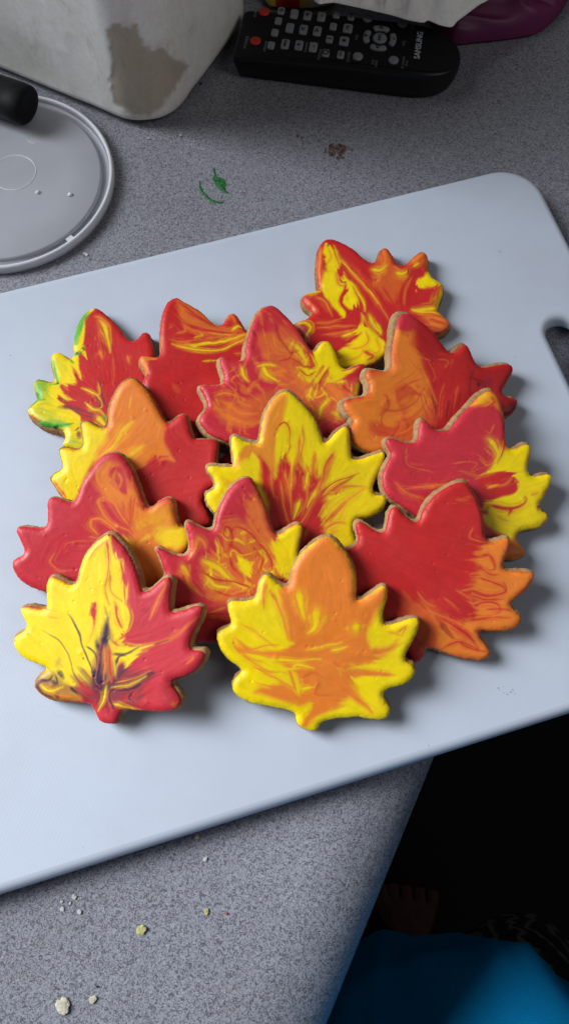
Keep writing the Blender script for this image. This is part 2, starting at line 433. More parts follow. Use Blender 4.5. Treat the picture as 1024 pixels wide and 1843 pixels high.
'H': dict(sheet=(660, 660, 2.813), base='P', out="""625,121 655,150 680,220 694,300 697,380 720,424 750,418 800,396 823,402 820,450 806,510 818,550 850,560 905,549 929,553 928,580 895,650
 870,690 870,720 890,740 912,747 905,780 860,814 800,820 757,842 752,880 795,935 788,957 740,974 700,970 620,960 560,1000 520,980 500,900 400,890 330,900 260,850 280,790 200,720 110,652 85,600 82,540 110,480 128,445 108,408 97,368 130,366
 180,385 235,389 258,370 265,310 277,272 300,280 340,323 385,330 420,318 470,250 520,205 565,155""", paint="""
fY9:700,395 720,425 830,395 810,520 935,550 870,700 920,745 860,825 755,845 740,900 680,860 590,800 600,690 740,640 752,580 700,528 620,545 570,552 610,520 645,480 660,425;
fO8:625,115 660,150 686,220 700,300 705,400 660,430 692,330 672,240 620,195 540,200 515,205 560,150; fY8@.45:600,128 640,150 600,180 550,180; fO10:740,865 805,935 740,985 690,975 690,900;
sR12-5@.8:618,150 632,180 600,205; sO7-3:598,365 640,400 632,480 600,500 565,470; sY16-4:610,370 652,440 640,482; sR9-4:690,270 692,400 650,490; sO6-3:540,572 640,562 730,545; fR6:560,562 700,530 752,590 742,640 680,660 600,672; sO4-2:590,602 680,602 725,570; sY4-2:600,615 650,600;
sR14-5:610,700 700,722 762,710 792,682 788,662; sR9-5:722,722 708,752; sR7-4@.6:820,655 862,645; sO6-2@.8:138,588 200,642 295,678; sO4-2@.6:160,622 300,612 405,600; sO3-2@.5:190,430 200,500 330,540; sO5-2@.5:440,500 545,490 520,535; sO5-2:240,610 380,600 500,585; sO6-3@.5:640,300 620,340 600,330; sD30-14@.2:220,540 260,520; sR6@.6:650,760 700,780; sO5-2@.7:480,540 560,560 640,540"""),

'I': dict(sheet=(10, 800, 2.626), base='P', out="""510,40 550,56 590,110 620,180 645,250 667,300 690,304 730,270 770,253 793,266 800,330 817,388 850,395 872,440 850,500
 800,560 820,640 740,680 700,720 600,740 560,800 520,800 500,750 400,740 300,730 195,694 130,671 80,641 50,602 38,558 60,541 95,520 95,490 75,450 57,402 75,390 130,396 183,399 204,370
 205,300 206,268 225,252 270,263 320,279 345,250 370,180 420,110 460,60""", paint="""
fO16:600,170 650,300 730,270 805,260 820,385 880,400 860,500 760,690 640,660 560,440 620,420 560,300 470,230 438,150 480,88 540,90 590,200;
fY16@.85:720,400 770,390 870,395 860,490 770,485 710,450; fP8@.95:500,108 560,108 582,180 572,225 520,200 488,150; sO6-3:530,138 552,170 540,205; sO6-2:520,130 510,170 540,215;
sO10-5:480,88 440,140 450,192 520,240 570,302 605,410; sO10-5:470,250 445,276 470,332 530,382 590,405; sO10-5:470,250 512,270 552,332 595,395; sO10-6:412,358 406,390 440,424; sO9-4:410,358 450,350 502,380 535,412; sO7-3@.55:240,515 220,560 260,592 325,592; sO5-2@.4:280,492 300,462 400,460; sO7-3@.6:400,440 455,446;
sR5-2:600,250 592,385; sR4-2:555,270 580,330 592,380; sR4-2:620,250 605,340; sY16-6@.5:690,430 640,462; fY24@.3:620,390 700,330 770,300 760,380; sY8-3@.6:560,430 600,480 620,560; sR6-2@.6:640,480 680,540"""),

'J': dict(sheet=(270, 840, 2.768), base='P', out="""485,55 510,75 540,130 570,200 595,280 625,344 650,335 700,300 747,283 752,330 740,400 737,450 760,520 740,600
 770,660 720,720 700,800 600,830 540,870 500,930 460,920 440,880 400,880 330,873 230,869 150,850 60,790 20,700 70,640 50,600 85,540 70,500 50,440 30,407 60,411 110,440 160,450 195,440 205,400 195,340 184,288 196,275
 240,300 300,321 325,308 337,240 370,160 420,90""", paint="""
fO20@.7:465,170 530,140 570,230 620,350 700,400 640,560 500,640 350,690 280,640 262,480 370,400 345,320 395,265 470,270 480,220;
mY.32,34,9:280,430 420,300 600,400 640,540 480,650 300,640;
fY8:755,280 740,400 740,460 700,570 625,505 612,420 640,340 700,300;
sY16-5:268,468 330,500 400,560 475,605; sY14-5:288,530 320,592 400,602; fY6:430,448 480,468 503,510 470,535 428,492; sY11-5:598,388 620,432 655,452; sO12-5:235,352 262,368 278,402; sO12-4:158,500 200,582 265,645; sO10-4:240,352 220,422 190,462; sY14-6@.6:160,488 192,545;
sR9-3:368,342 382,300 412,320 402,402 350,432; sR9-4:420,322 432,300 502,332 562,402 602,462 602,512 560,532; sR7-3:398,450 420,512 482,562 525,625; sR9-3:265,520 330,562 422,572 505,602; sR6-2:468,180 490,242 545,325; sR6-2:520,400 562,472 540,522; sR7-3:380,380 430,400 470,440; sR6-2:320,620 400,640 480,630; sO7-3:380,702 300,722; sO8-3:430,340 470,360 520,440 510,490; sO5-2:340,380 370,440;
fR20@.7:60,600 300,725 400,880 200,870 60,800; sO20-8@.4:300,640 405,662; sO12-4@.4:300,742 385,762; sY9-4:560,562 605,520; sO5-2@.7:500,90 540,150; sO10-4:560,360 600,420 625,480; sD14@.5:530,140 545,150; sO8@.4:390,270 440,262"""),

'K': dict(sheet=(620, 840, 2.695), base='R', out="""575,76 600,100 640,170 665,250 672,330 690,364 730,365 785,346 795,357 790,400 765,460 762,494 800,509 860,510 905,516
 914,532 880,590 820,640 798,665 812,692 850,727 845,760 800,789 720,795 660,790 642,801 660,840 700,890 698,915 670,934 600,930 520,910 450,885 400,870 385,895 365,935 320,940 300,890 200,860 110,850 20,860
 -10,780 40,720 -30,650 -60,560 -20,520 0,470 -40,420 10,408 64,376 70,340 57,292 66,267 90,276 140,310 185,324 205,300 216,230 236,197 255,201 290,240 340,274 365,258 390,200 440,140 510,95""", paint="""
fO18:690,365 800,340 765,490 925,515 825,640 860,730 800,800 640,800 710,890 680,945 560,925 460,890 440,820 480,750 600,735 620,660 610,560 645,520 650,400; fO40@.45:300,650 480,740 450,890 370,880 280,760;
sR12-4:590,590 680,622 770,605 765,560; sR10-4:645,540 742,570 772,600; sR9-4:600,682 640,662 722,660 742,702 690,722; sR9-3:590,742 700,732 795,730; sR14-4:440,715 540,780 602,832 645,885; sR6-3:480,872 560,852 645,895; sR14-5:510,740 562,802 625,852; sR8-3:655,430 702,430 722,492 700,502; sD16-8@.8:460,760 520,832; sR7-3:600,620 680,640 760,640; sR8-3:640,480 700,520 740,520; sR6-2:680,690 760,690 800,700; sR20-8:600,480 660,500; sR6-3:540,850 620,890 680,900;
sO4-2@.8:540,600 605,642; sO5-2@.8:600,450 680,452 692,428; sO4-2@.8:600,520 685,510; sO5-2@.8:350,610 390,662 435,682; sO5-2@.7:390,700 500,742 595,782; sO3-2@.6:540,160 592,160; sO6-3@.5:620,300 600,342 655,365; sO4-2:560,600 640,580; sO4-2@.7:370,660 420,720 450,800; sO4-2@.8:600,660 640,690 690,680; sO4-2@.6:480,640 540,690"""),

'L': dict(sheet=(20, 940, 2.695), base='P', out="""485,60 510,80 560,140 600,220 625,310 642,344 680,330 730,286 763,267 778,290 770,370 767,430 787,444 850,425 910,406 928,421
 915,470 880,540 862,600 880,625 925,626 938,642 920,690 860,740 790,756 772,776 800,820 823,860 810,898 750,914 680,911 600,905 545,906 522,930 510,968 470,970 432,960 416,920 397,887 350,871 250,865 180,850
 127,810 120,780 150,740 188,715 160,692 100,670 50,640 22,592 22,562 50,541 85,511 75,470 54,427 62,412 110,411 168,424 185,400 180,330 186,282 206,264 240,280 290,309 315,298 335,240 360,170 410,105 450,72""", paint="""
fY7:485,70 510,170 552,200 546,280 577,330 562,420 582,500 532,570 560,610 622,602 560,650 522,700 490,765 380,790 300,800 150,745 10,590 10,560 80,511 40,420 170,424 170,270 315,300 355,170 450,65;
sO7-3@.8:470,90 420,132 388,185; sR9-3:472,88 480,150 490,245; sR5-2:490,245 500,340 545,385; sR4-2:487,220 470,330 480,400; fR4:405,383 426,400 422,440 412,482 404,440 388,452; sO6-3@.7:412,480 400,560 390,580; sR12-4:508,390 530,482 565,545; sR9-3:498,578 540,602 625,602; sY12-4:562,395 582,472 562,522 520,505; sY16-4:515,602 600,622 700,592; fY5:560,652 640,620 590,690 540,712; sO5-3:655,592 760,570 842,522 905,468; sO6-3:680,472 722,380 755,295; sO5-2:895,655 858,685; sO5-2:560,545 500,590; sR7-3:540,180 560,300 560,400;
sO8-4@.5:200,460 240,462; sO6-2:350,700 400,760 420,800;
fB16@.8:470,440 490,560 520,700 640,720 700,725 640,800 540,850 430,850 340,800 300,740 360,760 400,740 420,640 450,540; sV34-12@.85:468,520 452,640 430,780; sV28-10@.8:420,800 500,800 600,770 690,730; sV16-6@.6:340,700 400,780 440,840; sY10-4@.8:478,560 500,640 520,760; sO8-3@.8:440,640 430,720 400,760; sV14-6@.7:560,700 520,760 490,830; sV18-5:474,465 462,560 442,640 420,745; sV14-5:430,582 450,622 482,560; fV8:400,730 450,682 472,740 442,802 408,785; sV7-3:288,440 340,540 370,622 400,702 412,765; sV5-2:170,520 240,570 290,642 320,742 352,795; sV20-5:490,792 560,782 640,742 692,728; sV9-3:500,642 560,640 625,608; sV11-4:520,692 532,652 565,648; sR11-4:482,600 492,702 502,785; sO9-3@.8:462,600 466,682 455,765; sV6-2:380,600 420,640 430,700;
fB12@.75:330,795 420,800 480,850 540,800 640,790 625,880 540,900 430,892 340,852; sR13-5:335,770 405,835; sR16-6:555,862 602,822 560,800; sO7-3:300,830 345,862 250,852; sY9-3:472,795 456,862 428,915; sY9-3:498,880 560,892 625,902; sV7-3:600,820 582,852 625,882; sV12-4:640,770 600,800 540,820; sY5-2:500,800 580,790 660,745; sO6-2:520,780 600,760 680,722; sV9-3:480,830 500,900 490,940;
fU14@.8:190,712 300,800 330,862 180,852 112,790; sV11-4:128,802 150,770 192,768 212,738; sV13-8:238,718 262,755; sV10-4:200,770 232,782 224,738; sX12-9:228,825 238,852; sX10-5:295,800 335,832; sV8-4:130,790 162,832 215,852; sO5-3:190,802 250,842 330,852; sB18@.45:228,670 252,682; sY8-3:150,790 190,820 260,800; sX5:362,652 366,658;
sD26-16@.5:735,785 782,852 755,875; sX4@.6:655,885 685,870; sO5@.7:780,880 805,872; fP6:415,915 545,905 520,975 425,965; sD14-8@.7:472,880 482,935; sX3-2@.8:700,592 770,568; sD12@.4:640,430 670,425"""),

'M': dict(sheet=(380, 950, 2.56), base='Y', out="""535,43 570,60 620,120 650,180 664,260 660,320 680,338 730,310 780,276 806,272 804,320 785,390 792,444 830,449 900,425 944,419
 954,440 930,510 895,570 887,610 928,636 929,680 890,715 820,735 787,762 800,800 820,830 815,864 785,879 740,878 680,868 600,872 540,880 502,896 485,928 450,929 407,909 396,880 390,850 330,830 250,815
 180,800 120,765 102,730 117,690 153,660 130,635 80,600 45,550 31,500 42,476 80,461 100,445 90,400 80,353 92,342 150,341 195,334 214,310 225,260 247,222 265,222 300,255 343,279 365,258 385,180 430,110 480,66""", paint="""
fO12:535,30 650,170 675,320 730,305 815,262 765,370 722,470 735,540 800,542 872,518 820,580 700,632 600,662 645,690 662,740 700,802 742,845 640,790 560,842 480,862 425,925 470,800 400,822 250,772 195,745 330,710 400,765 400,680 330,622 200,592 125,560 300,562 362,530 340,420 320,300 375,180 480,55;
sY18-6:404,292 415,350 432,415; sY22-8:490,378 482,450 448,482; sY18-14:662,442 664,468; sO14-4:252,250 240,310 242,375; sO10-4:270,290 330,400 352,505; sO5-2:140,440 200,482 300,542; sO7-3:98,510 120,562 200,582; sO6-3:108,502 180,560 250,540 315,530; sO7-3:130,570 250,652 345,662; sO9-4:350,622 372,690 392,765;
sY11-3:150,582 280,602 400,602 505,602; sY13-4:190,605 330,642 402,642; sY9-4:378,645 400,622 475,642; sY9-3:415,742 475,728; sY7-3:555,562 625,540; fO6:600,662 700,640 855,680 700,682 620,692; sO7-3:858,482 892,450 880,495; sO9-4@.5:815,480 882,502; sO9-4:645,760 722,822 745,845; sO22-8@.7:436,892 472,850; sY7-2@.8:640,622 720,645 810,662; sO6-2:200,640 300,690 380,740; sR8-3@.35:420,690 480,660 520,690; sR9@.25:560,610 600,640; sO5-2:120,540 180,600 260,620; sY5-2:440,560 540,540 600,520; sR7-2@.3:500,700 480,760 540,770; sO8-3:640,690 620,640 700,620"""),
}
# ------------------------------------------------------------------ the setting: counter top and floor
def counter_material():
    m, nt, b = new_mat('speckled_laminate')
    v = coords(nt)
    n1 = N(nt, 'ShaderNodeTexNoise', Scale=820.0, Detail=2.0, Roughness=0.5, Distortion=1.6)
    n2 = N(nt, 'ShaderNodeTexNoise', Scale=1500.0, Detail=1.0, Roughness=0.5, Distortion=0.8)
    n3 = N(nt, 'ShaderNodeTexNoise', Scale=14.0, Detail=4.0, Roughness=0.6)
    for n in (n1, n2, n3): nt.links.new(v, n.inputs['Vector'])
    r1 = ramp(nt, n1.outputs['Fac'], [(0.40, (0.115, 0.115, 0.135)), (0.48, (0.25, 0.253, 0.29)), (0.60, (0.30, 0.305, 0.345)), (0.70, (0.35, 0.355, 0.395))])
    r2 = ramp(nt, n2.outputs['Fac'], [(0.36, (0.45, 0.45, 0.47)), (0.46, (1, 1, 1))])
    r3 = ramp(nt, n3.outputs['Fac'], [(0.3, (0.88, 0.87, 0.86)), (0.7, (1.06, 1.06, 1.06))])
    m1 = N(nt, 'ShaderNodeMix', data_type='RGBA', blend_type='MULTIPLY'); m1.inputs[0].default_value = 0.75
    nt.links.new(r1.outputs['Color'], m1.inputs[6]); nt.links.new(r2.outputs['Color'], m1.inputs[7])
    m2 = N(nt, 'ShaderNodeMix', data_type='RGBA', blend_type='MULTIPLY'); m2.inputs[0].default_value = 1.0
    nt.links.new(m1.outputs[2], m2.inputs[6]); nt.links.new(r3.outputs['Color'], m2.inputs[7])
    nt.links.new(m2.outputs[2], b.inputs['Base Color'])
    b.inputs['Roughness'].default_value = 0.42
    b.inputs['Specular IOR Level'].default_value = 0.35
    nb = N(nt, 'ShaderNodeTexNoise', Scale=900.0, Detail=2.0)
    nt.links.new(v, nb.inputs['Vector'])
    add_bump(nt, b, nb.outputs['Fac'], 0.25, 0.0003)
    return m

# the counter's rolled front edge runs through EP along ED; the counter lies to its left
EP = at(590, 1843, -0.014); ED = at(780, 1370, -0.014) - EP; ED = ED / np.linalg.norm(ED)
EN = np.array([-ED[1], ED[0], 0.0])            # inward, over the counter
RO = 0.019                                     # radius of the rolled edge
prof = [(0.90, 0.0), (0.45, 0.0)] + [(RO * (1.9 - 1.9 * math.sin(a)) + 0.0, -RO * (1 - math.cos(a))) for a in np.linspace(0, math.pi / 2, 15)]
prof += [(0.0, -0.030), (0.002, -0.036), (0.008, -0.038), (0.90, -0.038)]
rings = []
for s in np.linspace(-0.75, 1.35, 3):
    rings.append([EP * [1, 1, 0] + ED * s + EN * u + np.array([0, 0, z]) for u, z in prof])
structure(bm_obj('countertop', loft(rings), counter_material()))

fm = noisy('dark_floor', (0.002, 0.002, 0.0022), (0.004, 0.0036, 0.0036), 9.0, 0.6)
structure(mesh_of('floor', [(-3, -3, -0.91), (3, -3, -0.91), (3, 3, -0.91), (-3, 3, -0.91)], [(0, 1, 2, 3)], fm, smooth=False))

# ------------------------------------------------------------------ white plastic cutting board with a hand slot
def board_material():
    m, nt, b = new_mat('white_polyethylene')
    v = coords(nt)
    vr = coords(nt, rot=(0, 0, math.radians(38)))
    w1 = N(nt, 'ShaderNodeTexWave', Scale=190.0, Distortion=0.4, wave_type='BANDS', bands_direction='X')
    w2 = N(nt, 'ShaderNodeTexWave', Scale=190.0, Distortion=0.4, wave_type='BANDS', bands_direction='Y')
    for w in (w1, w2): nt.links.new(vr, w.inputs['Vector'])
    mul = N(nt, 'ShaderNodeMath', operation='MULTIPLY')
    nt.links.new(w1.outputs['Fac'], mul.inputs[0]); nt.links.new(w2.outputs['Fac'], mul.inputs[1])
    n = N(nt, 'ShaderNodeTexNoise', Scale=11.0, Detail=7.0, Roughness=0.65)
    nt.links.new(v, n.inputs['Vector'])
    r = ramp(nt, n.outputs['Fac'], [(0.3, (0.465, 0.50, 0.58)), (0.5, (0.485, 0.53, 0.62)), (0.7, (0.51, 0.56, 0.65))])
    # faint stains and knife scuffs
    n2 = N(nt, 'ShaderNodeTexNoise', Scale=160.0, Detail=2.0, Roughness=0.4)
    nt.links.new(v, n2.inputs['Vector'])
    r2 = ramp(nt, n2.outputs['Fac'], [(0.18, (0.8, 0.77, 0.7)), (0.24, (1, 1, 1))])
    mx = N(nt, 'ShaderNodeMix', data_type='RGBA', blend_type='MULTIPLY'); mx.inputs[0].default_value = 0.8
    nt.links.new(r.outputs['Color'], mx.inputs[6]); nt.links.new(r2.outputs['Color'], mx.inputs[7])
    nt.links.new(mx.outputs[2], b.inputs['Base Color'])
    b.inputs['Roughness'].default_value = 0.43
    b.inputs['Specular IOR Level'].default_value = 0.4
    sc = N(nt, 'ShaderNodeTexNoise', Scale=60.0, Detail=6.0, Roughness=0.7, Distortion=2.0)
    nt.links.new(coords(nt, scale=(1, 9, 1), rot=(0, 0, 0.5)), sc.inputs['Vector'])
    c1 = add_bump(nt, b, mul.outputs[0], 0.08, 0.00018)
    add_bump(nt, b, sc.outputs['Fac'], 0.06, 0.0004, c1)
    return m

BT = 0.0122                                    # board top
BA = math.radians(16.7)
def rounded_rect(x0, x1, y0, y1, r, n=10):
    P = []
    for cx, cy, a0 in ((x1 - r, y1 - r, 0), (x0 + r, y1 - r, 90), (x0 + r, y0 + r, 180), (x1 - r, y0 + r, 270)):
        for k in range(n + 1):
            a = math.radians(a0 + 90 * k / n)
            P.append((cx + r * math.cos(a), cy + r * math.sin(a)))
    return P
def flat_slab(name, loops, z0, z1, bevel, mat, parent=None, res=5):
    cu = bpy.data.curves.new(name, 'CURVE')
    cu.dimensions = '2D'; cu.fill_mode = 'BOTH'
    for L in loops:
        sp = cu.splines.new('POLY'); sp.points.add(len(L) - 1); sp.use_cyclic_u = True
        for p, q in zip(sp.points, L): p.co = (q[0], q[1], 0, 1)
    cu.extrude = (z1 - z0) / 2 - bevel; cu.bevel_depth = bevel; cu.bevel_resolution = res; cu.offset = -bevel
    o = bpy.data.objects.new(name, cu); C.objects.link(o)
    o.location = (0, 0, (z0 + z1) / 2)
    bpy.context.view_layer.update()
    dg = bpy.context.evaluated_depsgraph_get()
    me = bpy.data.meshes.new_from_object(o.evaluated_get(dg))
    bpy.data.objects.remove(o)
    me.materials.clear()
    me.transform(Matrix.Translation((0, 0, (z0 + z1) / 2)))
    r = link(name, me, mat, parent)
    # flat faces keep flat shading, the rounded rim is smooth
    for p in me.polygons: p.use_smooth = abs(p.normal.z) < 0.999
    return r
board = flat_slab('cutting_board', [rounded_rect(-0.235, 0.2365, 0.0005, 0.296, 0.024), rounded_rect(0.2012, 0.2195, 0.104, 0.1925, 0.0088)], 0.0008, BT, 0.0042, board_material())
board.rotation_euler = (0, 0, BA)
tag(board, 'white plastic cutting board with hand slot lying across the grey counter', 'cutting board')

# ------------------------------------------------------------------ iced maple leaf cookies, leaning on one another like shingles
# resting plane of each cookie's dough top: centre x, y, height there and the slopes in x and y
PLANES = {
'A': (0.0453,0.2501,0.01877,0.000,0.002), 'B': (-0.0989,0.1976,0.01876,-0.003,0.000), 'C': (-0.0416,0.2024,0.02462,-0.111,0.060),
'D': (-0.0035,0.1986,0.02980,-0.110,0.089), 'E': (0.0712,0.1945,0.02776,-0.178,0.165), 'F': (-0.0715,0.1545,0.02820,0.014,0.235),
'G': (0.0067,0.1456,0.03076,-0.115,0.260), 'H': (0.0919,0.1468,0.02775,-0.085,0.204), 'I': (-0.0870,0.1190,0.02844,0.010,0.265),
'J': (-0.0259,0.1040,0.03163,-0.078,0.304), 'K': (0.0704,0.0983,0.02783,0.003,0.245), 'L': (-0.0776,0.0713,0.02983,0.174,0.251),
'M': (0.0154,0.0688,0.02949,-0.006,0.281)}
# bare dough left round the icing (mm): all round, extra towards a side, that side; and how brown the bake is
MARGIN = {'A': (0.5, 0.5, (-1, -.2), .8), 'B': (0.3, 0.6, (.3, -1), .75), 'C': (0.15, 0.2, (-1, 0), .5), 'D': (0.5, 1.1, (-1, .1), .1), 'E': (0.4, 2.6, (-.9, .5), .25), 'F': (0.4, 0.9, (-.6, .6), .8),
          'G': (0.5, 1.5, (.1, 1), .2), 'H': (0.3, 2.0, (-.7, .8), .35), 'I': (0.2, 0.5, (.2, .8), .3), 'J': (0.3, 0.8, (-.6, .7), .2), 'K': (0.4, 1.4, (-.3, 1), .25), 'L': (0.35, 1.1, (.1, 1), .3), 'M': (0.3, 0.9, (.1, 1), .3)}
LABELS = {
'A': 'red and yellow swirled leaf cookie farthest up the board, nearest the hand slot corner',
'B': 'leaf cookie with green and yellow left lobes and red centre',
'C': 'red leaf cookie with orange yellow streaks across its tip, beside the green edged one',
'D': 'pinkish red leaf cookie with fine orange swirls and a yellow right lobe',
'E': 'leaf cookie with orange left half and dark red right half',
'F': 'leaf cookie in three bands, yellow left, orange tip and plain red right',
'G': 'yellow leaf cookie with red rays fanning up from its centre, middle of the pile',
'H': 'red leaf cookie with yellow right side and orange tip, rightmost of the pile',
'I': 'red leaf cookie with orange loops and orange right lobe, leftmost of the pile',
'J': 'pink red leaf cookie with orange swirls and yellow lobe just behind two front cookies',
'K': 'large plain red leaf cookie with orange lobes on its lower right',
'L': 'front leaf cookie half yellow and half red with purple veins at its base',
'M': 'front leaf cookie with orange centre and tip and bright yellow lobes'}
PAL = {k: lin(v) for k, v in dict(R=(199, 40, 40), P=(203, 48, 60), O=(235, 128, 44), Y=(246, 214, 8), G=(52, 165, 40), X=(36, 22, 26), V=(62, 28, 62), B=(134, 50, 58), D=(140, 22, 28), U=(170, 130, 40)).items()}

def icing_material():
    m, nt, b = new_mat('marbled_royal_icing')
    a = N(nt, 'ShaderNodeAttribute', attribute_name='marbling')
    v = coords(nt)
    n = N(nt, 'ShaderNodeTexNoise', Scale=260.0, Detail=4.0, Roughness=0.6)
    nt.links.new(v, n.inputs['Vector'])
    r = ramp(nt, n.outputs['Fac'], [(0.3, (0.90, 0.90, 0.90)), (0.7, (1.0, 1.0, 1.0))])
    mx = N(nt, 'ShaderNodeMix', data_type='RGBA', blend_type='MULTIPLY'); mx.inputs[0].default_value = 1.0
    nt.links.new(a.outputs['Color'], mx.inputs[6]); nt.links.new(r.outputs['Color'], mx.inputs[7])
    nt.links.new(mx.outputs[2], b.inputs['Base Color'])
    n2 = N(nt, 'ShaderNodeTexNoise', Scale=45.0, Detail=3.0)
    nt.links.new(v, n2.inputs['Vector'])
    rr = ramp(nt, n2.outputs['Fac'], [(0.3, (0.34, 0.34, 0.34)), (0.7, (0.56, 0.56, 0.56))])
    nt.links.new(rr.outputs['Color'], b.inputs['Roughness'])
    b.inputs['Specular IOR Level'].default_value = 0.36
    n3 = N(nt, 'ShaderNodeTexNoise', Scale=700.0, Detail=3.0, Roughness=0.6)
    nt.links.new(v, n3.inputs['Vector'])
    add_bump(nt, b, n3.outputs['Fac'], 0.10, 0.0003)
    return m

def dough_material(name, brown):
    m, nt, b = new_mat(name)
    v = coords(nt)
    n = N(nt, 'ShaderNodeTexNoise', Scale=420.0, Detail=6.0, Roughness=0.7)
    n2 = N(nt, 'ShaderNodeTexNoise', Scale=70.0, Detail=3.0, Roughness=0.6)
    for q in (n, n2): nt.links.new(v, q.inputs['Vector'])
    pale = np.array((0.55, 0.36, 0.18)); tan = np.array((0.36, 0.19, 0.08)); dark = np.array((0.20, 0.085, 0.03))
    c1 = pale * (1 - brown) + tan * brown; c2 = tan * (1 - brown) + dark * brown
    r = ramp(nt, n2.outputs['Fac'], [(0.30, tuple(c2)), (0.50, tuple(c1)), (0.75, tuple(c1 * 1.08))])
    r2 = ramp(nt, n.outputs['Fac'], [(0.30, (0.62, 0.55, 0.47)), (0.55, (1, 1, 1))])
    mx = N(nt, 'ShaderNodeMix', data_type='RGBA', blend_type='MULTIPLY'); mx.inputs[0].default_value = 0.9
    nt.links.new(r.outputs['Color'], mx.inputs[6]); nt.links.new(r2.outputs['Color'], mx.inputs[7])
    nt.links.new(mx.outputs[2], b.inputs['Base Color'])
    b.inputs['Roughness'].default_value = 0.85
    b.inputs['Specular IOR Level'].default_value = 0.2
    add_bump(nt, b, n.outputs['Fac'], 1.0, 0.0009)
    return m

ICING = icing_material()

def streak_field(S, spec, seed):
    """Fine streaks drawn out along the strokes: noise averaged along the flow the strokes imply."""
    X, T = [], []
    for cmd in spec.replace('\n', ' ').split(';'):
        cmd = cmd.strip()
        if not cmd or cmd[0] == 'm': continue
        P = pts_of(cmd.split(':')[1])
        if len(P) < 2: continue
        P = smooth_line(P, cmd[0] == 'f', 2)
        if cmd[0] == 'f': P = np.concatenate([P, P[:1]])
        d = np.diff(P, axis=0); L = np.maximum(np.sqrt((d * d).sum(1)), 1e-6)
        X.append((P[1:] + P[:-1]) / 2)
        a2 = 2 * np.arctan2(d[:, 1], d[:, 0]); w = L * (1.0 if cmd[0] == 's' else 0.08)
        T.append(np.stack([np.cos(a2) * w, np.sin(a2) * w], 1))
    X = np.concatenate(X); T = np.concatenate(T)
    lo = S.min(0) - 20; st = 12.0
    nx, ny = ((S.max(0) + 20 - lo) / st).astype(int) + 2
    gx, gy = np.meshgrid(lo[0] + np.arange(nx) * st, lo[1] + np.arange(ny) * st)
    G = np.stack([gx.ravel(), gy.ravel()], 1)
    d2 = ((G[:, None, :] - X[None]) ** 2).sum(2)
    w = 1 / (d2 + 120.0) ** 1.5
    D = (w @ T).reshape(ny, nx, 2)
    def direction(P):
        u = np.clip((P[:, 0] - lo[0]) / st, 0, nx - 1.001); v = np.clip((P[:, 1] - lo[1]) / st, 0, ny - 1.001)
        i = u.astype(int); j = v.astype(int); a = (u - i)[:, None]; b = (v - j)[:, None]
        q = (D[j, i] * (1 - a) + D[j, i + 1] * a) * (1 - b) + (D[j + 1, i] * (1 - a) + D[j + 1, i + 1] * a) * b
        an = 0.5 * np.arctan2(q[:, 1], q[:, 0])
        return np.stack([np.cos(an), np.sin(an)], 1)
    f1 = np.zeros(len(S)); f2 = np.zeros(len(S)); cnt = 0
    for sg in (1, -1):
        P = S.copy(); prev = None
        for k in range(13):
            d = direction(P)
            if prev is None: d = d * sg
            else: d = d * np.where((d * prev).sum(1) < 0, -1, 1)[:, None]
            prev = d
            P = P + d * 5.0
            f1 += vnoise(P[:, 0] / 6, P[:, 1] / 6, seed + 81); f2 += vnoise(P[:, 0] / 13, P[:, 1] / 13, seed + 82); cnt += 1
    f1 /= f1.std() + 1e-9; f2 /= f2.std() + 1e-9
    return np.clip(f1, -2.2, 2.2), np.clip(f2, -2.2, 2.2), direction(S)

